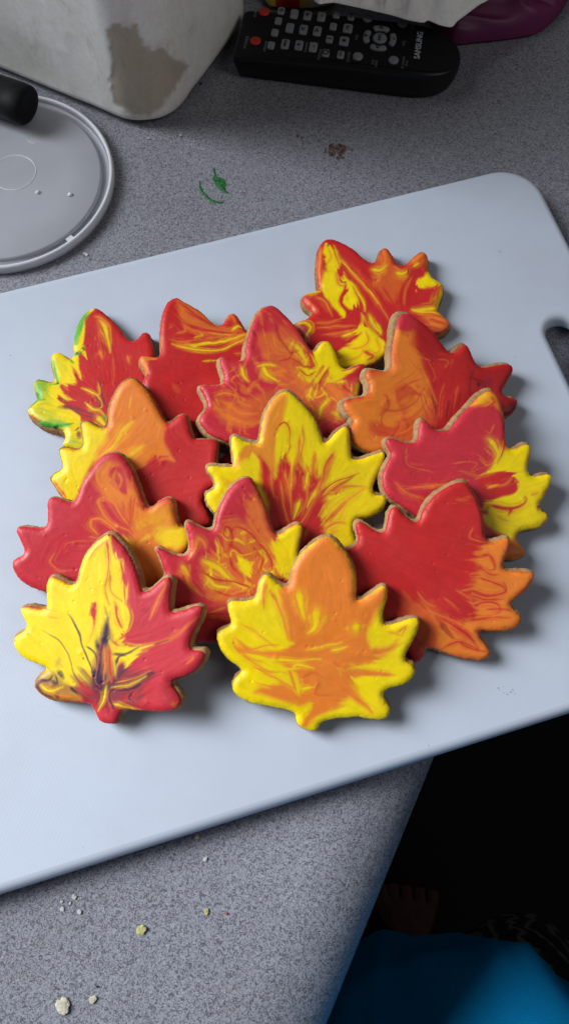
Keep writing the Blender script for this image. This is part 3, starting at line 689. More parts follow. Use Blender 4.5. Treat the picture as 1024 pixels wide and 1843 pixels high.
def paint_icing(S, spec, base, seed):
    """Colours at sheet points S from the marbling strokes."""
    wx = 5 * vnoise(S[:, 0] / 45, S[:, 1] / 45, seed) + 7 * vnoise(S[:, 0] / 100, S[:, 1] / 100, seed + 9)
    wy = 5 * vnoise(S[:, 0] / 45, S[:, 1] / 45, seed + 1) + 7 * vnoise(S[:, 0] / 100, S[:, 1] / 100, seed + 10)
    st1, st2, flow = streak_field(S, spec, seed)
    Q = S + 0.7 * np.stack([wx, wy], 1)
    # combed icing: each streak is dragged its own way along the flow
    QF = Q + flow * (11.0 * st2 + 6.0 * st1)[:, None]
    col = np.tile(PAL[base], (len(S), 1))
    # barely mixed dye: slow drift of tone
    near = np.zeros(len(S))
    drift = vnoise(S[:, 0] / 70, S[:, 1] / 70, seed + 20) * 0.5 + vnoise(S[:, 0] / 26, S[:, 1] / 26, seed + 21) * 0.3
    for cmd in spec.replace('\n', ' ').split(';'):
        cmd = cmd.strip()
        if not cmd: continue
        head, body = cmd.split(':')
        op = 1.0
        if '@' in head:
            head, o_ = head.split('@'); op = float(o_)
        kind, c, par = head[0], PAL[head[1]], head[2:]
        P = pts_of(body)
        if kind == 's':
            w = [float(q) for q in par.split('-')]
            w0, w1 = (w[0], w[-1])
            P = smooth_line(P, False, 4)
            pad = max(max(w0, w1, 3.4) * 4 + 8, 36)
            lo, hi = P.min(0) - pad, P.max(0) + pad
            idx = np.nonzero((Q[:, 0] > lo[0]) & (Q[:, 0] < hi[0]) & (Q[:, 1] > lo[1]) & (Q[:, 1] < hi[1]))[0]
            if len(idx) == 0: continue
            q = Q[idx]
            L = np.concatenate([[0], np.cumsum(np.sqrt((np.diff(P, axis=0) ** 2).sum(1)))])
            tot = max(L[-1], 1e-6)
            a = np.zeros(len(idx))
            run = np.zeros(len(idx)); off = np.full(len(idx), 1e9)
            wdb = np.ones(len(idx))
            for k in range(len(P) - 1):
                d, t = seg_dist(q, P[k], P[k + 1])
                s = (L[k] + t * (L[k + 1] - L[k])) / tot
                e = P[k + 1] - P[k]
                sg = np.sign(e[0] * (q[:, 1] - P[k][1]) - e[1] * (q[:, 0] - P[k][0]))
                wd = 1.0 * (w0 + (w1 - w0) * s)
                wd = wd * (0.6 + 0.4 * np.minimum(1, s / 0.18))
                wd = np.maximum(wd, 3.4)
                nearer = d / wd < np.abs(off) / wdb
                off = np.where(nearer, d * np.where(sg == 0, 1, sg), off); run = np.where(nearer, s * tot, run); wdb = np.where(nearer, wd, wdb)
            edge = np.abs(off) / wdb + 0.12 * st1[idx] + 0.10 * st2[idx]
            a = 1 - sstep(0.25, 1.5, edge)
            fr_ = run / tot
            a = a * (0.55 + 0.45 * sstep(0, 0.15, fr_)) * (1 - 0.35 * sstep(0.75, 1.0, fr_)) * (0.92 + 0.08 * st1[idx])
            if w0 < 6: a = a * 0.82
            if op > 0.55 and head[1] in 'OYR':
                lane = off / wdb
                for c_, o_ in ((1.9 + 0.25 * st2[idx], 0.40), (-2.0 + 0.25 * st2[idx], 0.34), (3.3 + 0.3 * st1[idx], 0.18)):
                    cs = o_ * (1 - sstep(0.1, 0.85, np.abs(lane - c_))) * sstep(0.08, 0.3, fr_) * (1 - sstep(0.7, 0.95, fr_))
                    a = np.maximum(a, cs)
                a = np.maximum(a, 0.20 * (1 - sstep(0.4, 3.6, edge)))
            a = np.clip(a, 0, 1)
            if head[1] in 'OYR': near[idx] = np.maximum(near[idx], 1 - sstep(4, 40, np.abs(off)))
            a = (a * op)[:, None]
            col[idx] = col[idx] * (1 - a) + c * a
        else:
            P = smooth_line(P, True, 3)
            if kind == 'f':
                soft = float(par) if par else 5.0
                lo, hi = P.min(0) - soft * 2 - 40, P.max(0) + soft * 2 + 40
            else:
                cov, sc, sd = [float(q) for q in par.split(',')]
                soft = 40.0
                lo, hi = P.min(0) - soft, P.max(0) + soft
            idx = np.nonzero((Q[:, 0] > lo[0]) & (Q[:, 0] < hi[0]) & (Q[:, 1] > lo[1]) & (Q[:, 1] < hi[1]))[0]
            if len(idx) == 0: continue
            q = Q[idx]
            if kind == 'm': d = poly_sdf(q, P)
            if kind == 'f':
                soft = max(soft, 6.0) * 1.9
                a = sstep(-soft * 0.75, soft * 0.75, poly_sdf(QF[idx], P) + (drift[idx] * soft * 0.6 if soft > 12 else 0))
            else:
                sd = int(sd)
                u = q / (sc * 1.5)
                for it in range(3):
                    u = u + 0.55 * np.stack([vnoise(u[:, 0] * 0.9, u[:, 1] * 0.9, sd + it), vnoise(u[:, 0] * 0.9, u[:, 1] * 0.9, sd + 30 + it)], 1)
                f = vnoise(u[:, 0] * 1.6, u[:, 1] * 0.8, sd + 60)
                rid = 1 - np.abs(f) * 2.0 + 0.10 * st2[idx]
                a = 0.7 * sstep(1 - cov * 1.5, 1.05, rid) * sstep(-soft * .5, soft * .5, d)
            a = (a * op)[:, None]
            col[idx] = col[idx] * (1 - a) + c * a
    # hair-fine threads of half mixed orange wherever the icing was dragged
    a = (0.30 * near * sstep(0.9, 1.9, st1 + 0.4 * st2))[:, None]
    col = col * (1 - a) + PAL['O'] * a
    k = (1 + 0.07 * drift + 0.018 * st1 + 0.02 * st2)[:, None]
    return np.clip(col * k, 0, 1), st2

DOUGH_T = 0.0068
def make_cookie(key, seed):
    spec = COOKIES[key]
    cx, cy, cz, sx, sy = PLANES[key]
    nrm = np.array([-sx, -sy, 1.0]); nrm /= np.linalg.norm(nrm)
    ex = np.array([1, 0, sx]); ex /= np.linalg.norm(ex)
    ey = np.cross(nrm, ex)
    O = np.array([cx, cy, cz])
    x0, y0, sc = spec['sheet']
    px = pts_of(spec['out']) / sc + [x0, y0]
    r = rays(px[:, 0], px[:, 1])
    cam0 = np.array([0, 0, CAMZ])
    t = ((O - cam0) @ nrm) / (r @ nrm)
    W = cam0 + r * t[:, None] - O
    outline = smooth_line(np.stack([W @ ex, W @ ey], 1), True, 4)
    root = thing('leaf_cookie', LABELS[key], 'cookie', group='iced leaf cookies piled on the board')
    frame(root, Matrix(((ex[0], ey[0], nrm[0], O[0]), (ex[1], ey[1], nrm[1], O[1]), (ex[2], ey[2], nrm[2], O[2]), (0, 0, 0, 1))))
    lo, hi = outline.min(0) - 0.005, outline.max(0) + 0.005
    sdf = sampled_sdf(outline, lo - 0.003, hi + 0.003, 0.00055, 6)
    # --- icing
    rag = lambda Q: 0.00016 * vnoise(Q[:, 0] * 420, Q[:, 1] * 420, seed + 2) + 0.00012 * vnoise(Q[:, 0] * 1300, Q[:, 1] * 1300, seed + 3)
    f_ice = lambda Q: sdf(Q) + 0.00045 + rag(Q)
    V, d, q, rim = grid_patch(f_ice, lo, hi, 0.00031)
    R = 0.0040
    u = np.clip(d / R, 0, 1)
    bump = 0.00006 * vnoise(V[:, 0] * 160, V[:, 1] * 160, seed) + 0.00020 * vnoise(V[:, 0] * 60, V[:, 1] * 60, seed + 1) + 0.000012 * vnoise(V[:, 0] * 600, V[:, 1] * 600, seed + 4)
    h = 0.0020 * np.sqrt(np.maximum(1 - (1 - u) ** 2, 0)) + bump * u
    h += 0.00006 * np.exp(-((d - 0.0022) / 0.0012) ** 2)        # icing stands a little proud along its edge
    rng = np.random.RandomState(seed)
    inner = np.nonzero(d > 0.004)[0]
    for k_ in range(22):                                          # pinholes and a few small blisters
        c = V[inner[rng.randint(len(inner))]]
        if k_ < 6: rr, am = rng.uniform(0.0007, 0.0013), rng.uniform(0.08, 0.22) * 0.001
        else: rr, am = rng.uniform(0.00035, 0.0006), -rng.uniform(0.10, 0.30) * 0.001
        h += am * np.exp(-((V - c) ** 2).sum(1) / rr ** 2)
    h += u * 0.00022 * vnoise(V[:, 0] * 28, V[:, 1] * 28, seed + 61)
    h[rim] = -0.0004
    world_pts = O + V[:, :1] * ex + V[:, 1:] * ey
    S = (marks(world_pts) - [x0, y0]) * sc
    col, drag = paint_icing(S, spec['paint'], spec['base'], seed * 7)
    h = np.where(rim, h, h + 0.000012 * drag * u)
    me = bpy.data.meshes.new('icing')
    me.from_pydata(np.column_stack([V, h]).tolist(), [], q.tolist()); me.update()
    attr_colour(me, 'marbling', col)
    link('icing', me, ICING, root)
    # --- dough
    m0, m1, md, brown = MARGIN[key]
    md = np.array(md, float); md /= np.linalg.norm(md)
    def f_dough(Q):
        s = sdf(Q)
        e = 0.0006
        g = np.stack([sdf(Q + [e, 0]) - s, sdf(Q + [0, e]) - s], 1)
        g /= np.maximum(np.sqrt((g * g).sum(1)), 1e-9)[:, None]
        k = np.clip(-(g @ md), 0, 1)
        nz = 0.5 + 0.5 * vnoise(Q[:, 0] * 90, Q[:, 1] * 90, seed + 40)
        return s + 0.00045 + 0.00084 * (0.8 * m0 + m1 * k * (0.45 + 0.9 * nz)) + 0.00018 * vnoise(Q[:, 0] * 800, Q[:, 1] * 800, seed + 41)
    V, d, q, rim = grid_patch(f_dough, lo, hi, 0.0008)
    n = len(V)
    rr = 0.0011
    dd = np.clip(d, 0, rr)
    top = -(rr - np.sqrt(np.maximum(rr * rr - (rr - dd) ** 2, 0)))
    edges = rim_edges(q)
    out = np.zeros((n, 2))
    for a, b in edges:
        e = V[b] - V[a]; nn = np.array([e[1], -e[0]]); out[a] += nn; out[b] += nn
    out /= np.maximum(np.sqrt((out ** 2).sum(1)), 1e-9)[:, None]
    rimi = np.nonzero(rim)[0]
    verts = [np.column_stack([V, top])]
    layers = [np.arange(n)]
    base = n
    for z, k in ((-0.0025, 0.00025), (-0.0042, 0.00035), (-0.0058, 0.0001)):
        jit = 0.0002 * vnoise(V[rimi, 0] * 900, V[rimi, 1] * 900 + z * 9e4, seed + 50)
        P = V[rimi] + out[rimi] * (k + jit)[:, None]
        idx = np.full(n, -1); idx[rimi] = base + np.arange(len(rimi)); base += len(rimi)
        verts.append(np.column_stack([P, np.full(len(rimi), z)])); layers.append(idx)
    Vb = V - out * 0.0006
    verts.append(np.column_stack([Vb, np.full(n, -DOUGH_T)])); layers.append(base + np.arange(n))
    faces = q.tolist() + [[int(base + i) for i in f[::-1]] for f in q]
    for A, B in zip(layers, layers[1:]):
        for a, b in edges:
            faces.append([int(A[b]), int(A[a]), int(B[a]), int(B[b])])
    me = bpy.data.meshes.new('dough')
    me.from_pydata(np.concatenate(verts).tolist(), [], faces); me.update()
    link('dough', me, dough_material('baked_dough', min(1.0, brown + 0.15)), root)
    return root

for i, k in enumerate(COOKIES):
    make_cookie(k, 11 + i * 13)

# ------------------------------------------------------------------ clear square jar of flour
def clear_plastic(name, tint=(0.93, 0.96, 0.94), fac=0.10, rough=0.12):
    m, nt, b = new_mat(name)
    nt.nodes.remove(b)
    out = nt.nodes['Material Output']
    tr = N(nt, 'ShaderNodeBsdfTransparent'); tr.inputs['Color'].default_value = (*tint, 1)
    gl = N(nt, 'ShaderNodeBsdfGlossy'); gl.inputs['Roughness'].default_value = rough
    lw = N(nt, 'ShaderNodeLayerWeight'); lw.inputs['Blend'].default_value = 0.25
    mu = N(nt, 'ShaderNodeMath', operation='MULTIPLY'); mu.inputs[1].default_value = fac * 4
    nt.links.new(lw.outputs['Fresnel'], mu.inputs[0])
    mx = N(nt, 'ShaderNodeMixShader')
    nt.links.new(mu.outputs[0], mx.inputs[0]); nt.links.new(tr.outputs[0], mx.inputs[1]); nt.links.new(gl.outputs[0], mx.inputs[2])
    nt.links.new(mx.outputs[0], out.inputs['Surface'])
    return m

def flour_material():
    m, nt, b = new_mat('flour')
    a = N(nt, 'ShaderNodeAttribute', attribute_name='cling')
    v = coords(nt)
    n = N(nt, 'ShaderNodeTexNoise', Scale=55.0, Detail=8.0, Roughness=0.7, Distortion=0.6)
    n2 = N(nt, 'ShaderNodeTexNoise', Scale=420.0, Detail=4.0, Roughness=0.7)
    nt.links.new(coords(nt, scale=(1, 1, 0.55)), n.inputs['Vector']); nt.links.new(v, n2.inputs['Vector'])
    r = ramp(nt, n.outputs['Fac'], [(0.30, (0.70, 0.66, 0.61)), (0.40, (0.90, 0.86, 0.82)), (0.60, (0.98, 0.96, 0.93))])
    r2 = ramp(nt, n2.outputs['Fac'], [(0.3, (0.9, 0.9, 0.9)), (0.6, (1, 1, 1))])
    mx = N(nt, 'ShaderNodeMix', data_type='RGBA', blend_type='MULTIPLY'); mx.inputs[0].default_value = 1.0
    nt.links.new(r.outputs['Color'], mx.inputs[6]); nt.links.new(r2.outputs['Color'], mx.inputs[7])
    m2 = N(nt, 'ShaderNodeMix', data_type='RGBA', blend_type='MULTIPLY'); m2.inputs[0].default_value = 1.0
    nt.links.new(mx.outputs[2], m2.inputs[6]); nt.links.new(a.outputs['Color'], m2.inputs[7])
    nt.links.new(m2.outputs[2], b.inputs['Base Color'])
    b.inputs['Roughness'].default_value = 0.9; b.inputs['Specular IOR Level'].default_value = 0.1
    add_bump(nt, b, n.outputs['Fac'], 0.06, 0.0015)
    return m

JA = math.radians(-27.5)
jc = np.array([-0.0790, 0.3735])               # sharp corner of the base
jx = np.array([math.cos(JA), math.sin(JA)]); jy = np.array([-math.sin(JA), math.cos(JA)])
JS = 0.128
jo = jc - jx * JS / 2 + jy * JS / 2 + np.array([0.005, 0.003])
jar = thing('flour_jar', 'clear oblong storage jar filled with flour beside the round lid', 'jar', (jo[0], jo[1], 0.0))
jar.rotation_euler = (0, 0, JA)
def square_ring(half, r, z, n=14, flat=10):
    P = []
    for cx, cy, a0 in ((half - r, half - r, 0), (-half + r, half - r, 90), (-half + r, -half + r, 180), (half - r, -half + r, 270)):
        for k in range(n + 1):
            a = math.radians(a0 + 90 * k / n)
            P.append((cx + r * math.cos(a), cy + r * math.sin(a), z))
        q = P[-1]
        nx_ = {0: (-half + r, half), 90: (-half, -half + r), 180: (half - r, -half), 270: (half, half - r)}[a0]
        for k in range(1, flat):
            P.append((q[0] + (nx_[0] - q[0]) * k / flat, q[1] + (nx_[1] - q[1]) * k / flat, z))
    return [(x - 0.07 if x < 0 else x, y, zz) for x, y, zz in P]   # the jar is oblong
h = JS / 2
prof_j = [(0.72, 0.0006), (0.90, 0.0006), (0.95, 0.0018), (0.985, 0.005), (1.0, 0.012), (1.0, 0.06), (1.0, 0.12), (1.0, 0.165), (0.97, 0.172)]
bm_obj('jar_wall', loft([square_ring(h * s, 0.030 * s, z) for s, z in prof_j]), clear_plastic('clear_jar_plastic', (0.96, 0.97, 0.96), 0.05, 0.25), jar)
# flour: densely meshed so that the bare patch on the corner is a real hollow
rings = []
zs = np.concatenate([[0.0035, 0.0045, 0.006], np.linspace(0.009, 0.150, 150)])
sc_ = [0.90, 0.955, 0.98] + [0.985] * 150
for s, z in zip(sc_, zs): rings.append(square_ring(h * s, 0.029 * s, z, n=50, flat=130))
bm = loft(rings)
bm.verts.ensure_lookup_table()
co = np.array([v.co[:] for v in bm.verts])
cR, sR = math.cos(JA), math.sin(JA)
wd = np.column_stack([jo[0] + cR * co[:, 0] - sR * co[:, 1], jo[1] + sR * co[:, 0] + cR * co[:, 1], co[:, 2]])
mk = marks(wd)
patch = pts_of("190,52 205,42 228,50 236,40 248,40 254,62 262,78 270,88 290,86 306,102 322,108 345,116 318,160 290,196 268,214 235,210 208,190 196,150 202,110 196,80")
mk2 = mk + 4 * np.stack([vnoise(mk[:, 0] / 9, mk[:, 1] / 9, 3), vnoise(mk[:, 0] / 9, mk[:, 1] / 9, 4)], 1) + 2 * np.stack([vnoise(mk[:, 0] / 4, mk[:, 1] / 4, 5), vnoise(mk[:, 0] / 4, mk[:, 1] / 4, 6)], 1)
dsd = poly_sdf(mk2, patch)
cling = sstep(-6.0, 4.0, -dsd)
lump = 0.0006 * vnoise(co[:, 0] * 60 + co[:, 2] * 20, co[:, 1] * 60 + co[:, 2] * 60, 8)
for v, c, l in zip(bm.verts, cling, lump):
    k = 1 - (0.0005 * (1 - c) + max(0, l)) / h
    v.co.x *= k; v.co.y *= k
fl = bm_obj('flour', bm, flour_material(), jar)
dust = np.array((0.64, 0.565, 0.48))
attr_colour(fl.data, 'cling', cling[:, None] * np.ones(3) + (1 - cling[:, None]) * dust)
lidm = noisy('jar_lid_plastic', (0.5, 0.5, 0.52), (0.55, 0.55, 0.57), 30, 0.4)
bm_obj('jar_lid', loft([square_ring(h * s, 0.030 * s, z) for s, z in ((0.96, 0.168), (1.03, 0.168), (1.04, 0.171), (1.04, 0.184), (1.02, 0.188), (0.9, 0.189))]), lidm, jar)

# ------------------------------------------------------------------ translucent round lid
def milky(name, c, rough, transl):
    m, nt, b = new_mat(name)
    out = nt.nodes['Material Output']
    n = N(nt, 'ShaderNodeTexNoise', Scale=22.0, Detail=6.0, Roughness=0.65)
    nt.links.new(coords(nt), n.inputs['Vector'])
    c = np.array(c)
    r = ramp(nt, n.outputs['Fac'], [(0.3, tuple(c * 0.93)), (0.7, tuple(c * 1.05))])
    nt.links.new(r.outputs['Color'], b.inputs['Base Color'])
    rr = ramp(nt, n.outputs['Fac'], [(0.3, (rough * .8,) * 3), (0.7, (rough * 1.2,) * 3)])
    nt.links.new(rr.outputs['Color'], b.inputs['Roughness'])
    tl = N(nt, 'ShaderNodeBsdfTranslucent'); nt.links.new(r.outputs['Color'], tl.inputs['Color'])
    tp = N(nt, 'ShaderNodeBsdfTransparent')
    m1 = N(nt, 'ShaderNodeMixShader'); m1.inputs[0].default_value = 0.5
    nt.links.new(tl.outputs[0], m1.inputs[1]); nt.links.new(tp.outputs[0], m1.inputs[2])
    m2 = N(nt, 'ShaderNodeMixShader'); m2.inputs[0].default_value = transl
    nt.links.new(b.outputs[0], m2.inputs[1]); nt.links.new(m1.outputs[0], m2.inputs[2])
    nt.links.new(m2.outputs[0], out.inputs['Surface'])
    sc = N(nt, 'ShaderNodeTexNoise', Scale=300.0, Detail=3.0); nt.links.new(coords(nt), sc.inputs['Vector'])
    add_bump(nt, b, sc.outputs['Fac'], 0.05, 0.0003)
    return m
LR = 0.0645
MILK = milky('milky_lid_plastic', (0.43, 0.44, 0.485), 0.34, 0.2)
MILK2 = milky('milky_rim_plastic', (0.74, 0.75, 0.79), 0.30, 0.2)
pl = thing('container_lid', 'round translucent plastic lid lying beside the flour jar', 'lid', (-0.1645, 0.3455, 0.0008))
t = 0.0011
bm_obj('disc', lathe([(0, 0.0042), (LR * .60, 0.0040), (LR * .868, 0.0040), (LR * .882, 0.0036), (LR * .890, 0.0020), (LR * .888, 0.0010), (LR * .880, 0.0024), (LR * .86, 0.0031), (LR * .6, 0.0031), (0, 0.0032)], 128), MILK, pl)
bm_obj('channel', lathe([(LR * .887, 0.0022), (LR * .90, 0.0012), (LR * .948, 0.0012), (LR * .959, 0.0024), (LR * .959, 0.0008), (LR * .93, 0.0002), (LR * .890, 0.0003)], 128, True), MILK, pl)
bm_obj('rim', lathe([(LR * .960, 0.0014), (LR * .962, 0.0046), (LR * .966, 0.0053), (LR * .975, 0.0056), (LR * .988, 0.0054), (LR * .997, 0.0046), (LR * 1.0, 0.0030), (LR * 1.0, 0.0006), (LR * .990, 0.0004), (LR * .988, 0.0036), (LR * .975, 0.0046), (LR * .969, 0.0008)], 128, True), MILK2, pl)
def ring_on_disc(name, cx, cy, r, w, hgt, a0=0, a1=360):
    bm = bmesh.new(); n = 48; sec = []
    for k in range(n + 1):
        a = math.radians(a0 + (a1 - a0) * k / n)
        sec.append([bm.verts.new((cx + (r + dx) * math.cos(a), cy + (r + dx) * math.sin(a), 0.0039 + dz)) for dx, dz in ((-w, 0), (-w * .4, hgt), (w * .4, hgt), (w, 0))])
    for a, b in zip(sec, sec[1:]):
        for k in range(3): bm.faces.new((a[k], a[k + 1], b[k + 1], b[k]))
    return bm_obj(name, bm, MILK2, pl)
def on_lid(px, py, z=0.006):
    p = at(px, py, z); return p[0] - pl.location.x, p[1] - pl.location.y
c0 = on_lid(25, 308); ring_on_disc('centre_ring', *c0, 0.0128, 0.0004, 0.00045)
c1 = on_lid(61, 246); ring_on_disc('mould_mark', *c1, 0.0036, 0.00025, 0.0003, 120, 290)
def blob(name, cx, cy, z, r, hgt, mat, parent):
    bm = bmesh.new()
    bmesh.ops.create_uvsphere(bm, u_segments=16, v_segments=10, radius=1.0)
    for v in bm.verts:
        v.co = Vector((cx + v.co.x * r, cy + v.co.y * r, z + v.co.z * hgt))
    return bm_obj(name, bm, mat, parent)
WET, nt_, b_ = new_mat('glossy_nub'); b_.inputs['Base Color'].default_value = (0.6, 0.62, 0.67, 1); b_.inputs['Roughness'].default_value = 0.08
for p in ((68, 344), (126, 348)):
    c = on_lid(*p); blob('nub', c[0], c[1], 0.0042, 0.0014, 0.0011, WET, pl)
a_ = math.atan2(on_lid(118, 418)[1], on_lid(118, 418)[0])
bm = bmesh.new()
for v in bmesh.ops.create_cube(bm, size=1.0)['verts']:
    x, y, z = v.co.x * LR * .055 + LR * .918, v.co.y * 0.0042, v.co.z * 0.0014 + 0.0019
    v.co = Vector((x * math.cos(a_) - y * math.sin(a_), x * math.sin(a_) + y * math.cos(a_), z))
bm_obj('rim_tab', bm, MILK2, pl, smooth=False)

# ------------------------------------------------------------------ black tool handle lying over the lid
BLK = noisy('black_handle_plastic', (0.008, 0.009, 0.012), (0.014, 0.016, 0.022), 240, 0.4, 0.15, 0.0002, spec=0.3)
hd = thing('tool_handle', 'thick black rounded tool handle resting across the round lid', 'utensil', (-0.1600, 0.3915, 0.0072))
hd.rotation_euler = (0, 0, math.radians(156))
def tube_x(name, prof, mat, parent, ry=1.0, rz=1.0, n=28, z=0.0):
    rings = [[(x, r * ry * math.cos(2 * math.pi * k / n), z + r * rz * math.sin(2 * math.pi * k / n)) for k in range(n)] for x, r in prof]
    return bm_obj(name, loft(rings), mat, parent)
tube_x('grip', [(0.0072, .0098), (0.0090, .0108), (0.05, .0112), (0.10, .0108), (0.13, .0085), (0.135, .006)], BLK, hd, 1.12, 0.95, z=0.0102)
DBLK = noisy('matt_end_cap', (0.003, 0.003, 0.004), (0.005, 0.005, 0.006), 300, 0.6, spec=0.15)
tube_x('end_cap', [(-0.0105, .0060), (-0.0104, .0086), (-0.0098, .0099), (-0.0085, .0107), (-0.005, .0110), (0.0070, .0110)], DBLK, hd, 1.12, 0.95, z=0.0102)
STEEL, nt_, b_ = new_mat('brushed_steel'); b_.inputs['Base Color'].default_value = (0.5, 0.5, 0.5, 1); b_.inputs['Metallic'].default_value = 1.0; b_.inputs['Roughness'].default_value = 0.3
tube_x('shaft', [(0.134, .003), (0.24, .003), (0.245, .002)], STEEL, hd, 1, 1, n=14, z=0.0102)

# ------------------------------------------------------------------ remote control
RA = math.radians(-9.3)
RH = 0.0205
rm = thing('remote_control', 'black remote control with grey buttons lying near the paper towel', 'remote control', (-0.0285, 0.4465, 0.0008))
rm.rotation_euler = (0, 0, RA)
RBODY = noisy('remote_black_plastic', (0.0055, 0.0055, 0.006), (0.009, 0.009, 0.010), 700, 0.38, 0.10, 0.0001, spec=0.25)
RFACE = noisy('remote_matt_face', (0.007, 0.007, 0.0075), (0.012, 0.012, 0.012), 900, 0.5, 0.15, 0.0001, spec=0.2)
RL, RW = 0.137, 0.0208
def remote_ring(inset, z, n=18):
    """rounded blunt left end, bowed sides, round right end"""
    P = []
    w = RW - inset; x0 = inset * 0.6; x1 = RL - inset * 0.9
    for k in range(n + 1):                       # right nose
        a = -math.pi / 2 + math.pi * k / n
        P.append((x1 - 0.030 + 0.030 * math.copysign(abs(math.cos(a)) ** 0.85, math.cos(a)), w * math.copysign(abs(math.sin(a)) ** 0.9, math.sin(a)), z))
    for k in range(1, 9): P.append((x1 - 0.030 - (x1 - 0.033 - x0) * k / 9, w * (1 - 0.03 * (k / 9) ** 2), z))
    r = 0.003
    for k in range(5):
        a = math.pi / 2 + math.pi / 2 * k / 4
        P.append((x0 + r + r * math.cos(a), 0.97 * w - r + r * math.sin(a), z))
    for k in range(5):
        a = math.pi + math.pi / 2 * k / 4
        P.append((x0 + r + r * math.cos(a), -0.97 * w + r + r * math.sin(a), z))
    for k in range(8, 0, -1): P.append((x1 - 0.030 - (x1 - 0.033 - x0) * k / 9, -w * (1 - 0.03 * (k / 9) ** 2), z))
    return P
def tip(r, t=1.0):                               # thinner at the left end, sinks towards the nose
    return [(x, y, z * (0.80 + 0.20 * min(1, x / 0.06)) - t * 0.0035 * max(0, (x - 0.105) / 0.032) ** 2) for x, y, z in r]
body = loft([remote_ring(0.0050, 0.0), remote_ring(0.0032, 0.0012), tip(remote_ring(0.0012, 0.009)), tip(remote_ring(0.0002, 0.0145)), tip(remote_ring(0.0, 0.0175)), tip(remote_ring(0.0006, RH - 0.0008)), tip(remote_ring(0.0018, RH))])
bm_obj('case', body, RBODY, rm)
face = bmesh.new()
top_in = tip(remote_ring(0.0026, RH + 0.00025), 1.0)
face.faces.new([face.verts.new(p) for p in top_in])
bmesh.ops.triangulate(face, faces=face.faces)
bm_obj('face_plate', face, RFACE, rm, smooth=False)
BTN = noisy('grey_rubber_button', (0.19, 0.20, 0.215), (0.23, 0.24, 0.255), 500, 0.55, 0.1, 0.0002)
REDB = noisy('red_rubber_button', (0.42, 0.025, 0.015), (0.5, 0.03, 0.02), 400, 0.5)
INK, nt_, b_ = new_mat('black_print'); b_.inputs['Base Color'].default_value = (0.01, 0.01, 0.012, 1); b_.inputs['Roughness'].default_value = 0.6
WINK, nt_, b_ = new_mat('silver_print'); b_.inputs['Base Color'].default_value = (0.40, 0.43, 0.46, 1); b_.inputs['Roughness'].default_value = 0.4
GINK, nt_, b_ = new_mat('grey_print'); b_.inputs['Base Color'].default_value = (0.16, 0.17, 0.18, 1); b_.inputs['Roughness'].default_value = 0.5
def rz_at(x): return 0.0008 + RH * (0.80 + 0.20 * min(1, x / 0.06)) - 0.0035 * max(0, (x - 0.105) / 0.032) ** 2
def on_remote(px, py):
    z = 0.0215
    for _ in range(3):
        p = at(px, py, z)
        dx, dy = p[0] - rm.location.x, p[1] - rm.location.y
        x = math.cos(-RA) * dx - math.sin(-RA) * dy; y = math.sin(-RA) * dx + math.cos(-RA) * dy
        z = rz_at(x) + 0.0012
    return x, y
def rbox(x, y, wx, wy, r, z0, hgt, name, mat, n=4):
    rings = []
    for ins, z in ((0, z0), (0, z0 + hgt * .65), (0.0003, z0 + hgt * .9), (0.0008, z0 + hgt)):
        R_ = rounded_rect(x - wx / 2 + ins, x + wx / 2 - ins, y - wy / 2 + ins, y + wy / 2 - ins, max(r - ins, 0.0002), n)
        rings.append([(a, b, z) for a, b in R_])
    return bm_obj(name, loft(rings), mat, rm)
def rdisc(x, y, r, z0, hgt, name, mat):
    rings = []
    for ins, z in ((0, z0), (0, z0 + hgt * .6), (0.0004, z0 + hgt * .9), (0.0012, z0 + hgt)):
        rings.append([(x + (r - ins) * math.cos(a), y + (r - ins) * math.sin(a), z) for a in np.linspace(0, 2 * math.pi, 28, endpoint=False)])
    return bm_obj(name, loft(rings), mat, rm)
def glyph(s, x, y, z, size, btn, bold=0.0):
    # centred on its key, reading across the remote
    g = text_obj(s, size, 'key_print', INK, btn, (x, y, z + 0.00012), math.pi / 2, 0.00005, bold)
def zs(x): return rz_at(x) - 0.0008
Z1 = lambda px, py: (420 + px / 4.655, py / 4.655)
Z2 = lambda px, py: (620 + px / 4.452, py / 4.452)
keys = [  # centre, kind, print
 (Z1(400, 88), 's', 'n'), (Z1(376, 172), 's', ''), (Z1(347, 270), 's', ''), (Z1(316, 377), 's', ''),
 (Z1(510, 114), 'm', ''), (Z1(472, 232), 'm', ''), (Z1(434, 366), 'm', 'MENU'),
 (Z1(622, 126), 'm', '+'), (Z1(586, 246), 'm', '<'), (Z1(549, 377), 'm', '+'),
 (Z1(737, 137), 'm', '-'), (Z1(702, 258), 'm', '>'), (Z1(668, 392), 'm', '-'),
 (Z1(863, 120), 's', ''), (Z1(835, 219), 's', ''), (Z1(804, 326), 's', 'i'), (Z1(775, 441), 's', 'Q'),
 (Z1(986, 135), 's', '>>'), (Z1(957, 235), 'w', '>II'), (Z1(926, 342), 'w', 'stop'), (Z1(898, 455), 's', '<<')]
for (px, py), kind, s in keys:
    x, y = on_remote(px, py)
    wx, wy = {'s': (0.0044, 0.0060), 'm': (0.0050, 0.0078), 'w': (0.0058, 0.0072)}[kind]
    b = rbox(x, y, wx, wy, 0.0013, zs(x) + 0.0001, 0.0014, 'key', BTN)
    zt = zs(x) + 0.0015
    if s == 'stop':
        rbox(x, y, 0.0022, 0.0022, 0.0002, zt, 0.0001, 'key_print', INK)
    elif s and len(s) == 1:
        glyph(s, x, y, zt, 0.0052, b, 0.0001)
    elif s:
        glyph(s, x, y, zt, 0.0020 if len(s) == 4 else 0.0030, b, 0.00005)
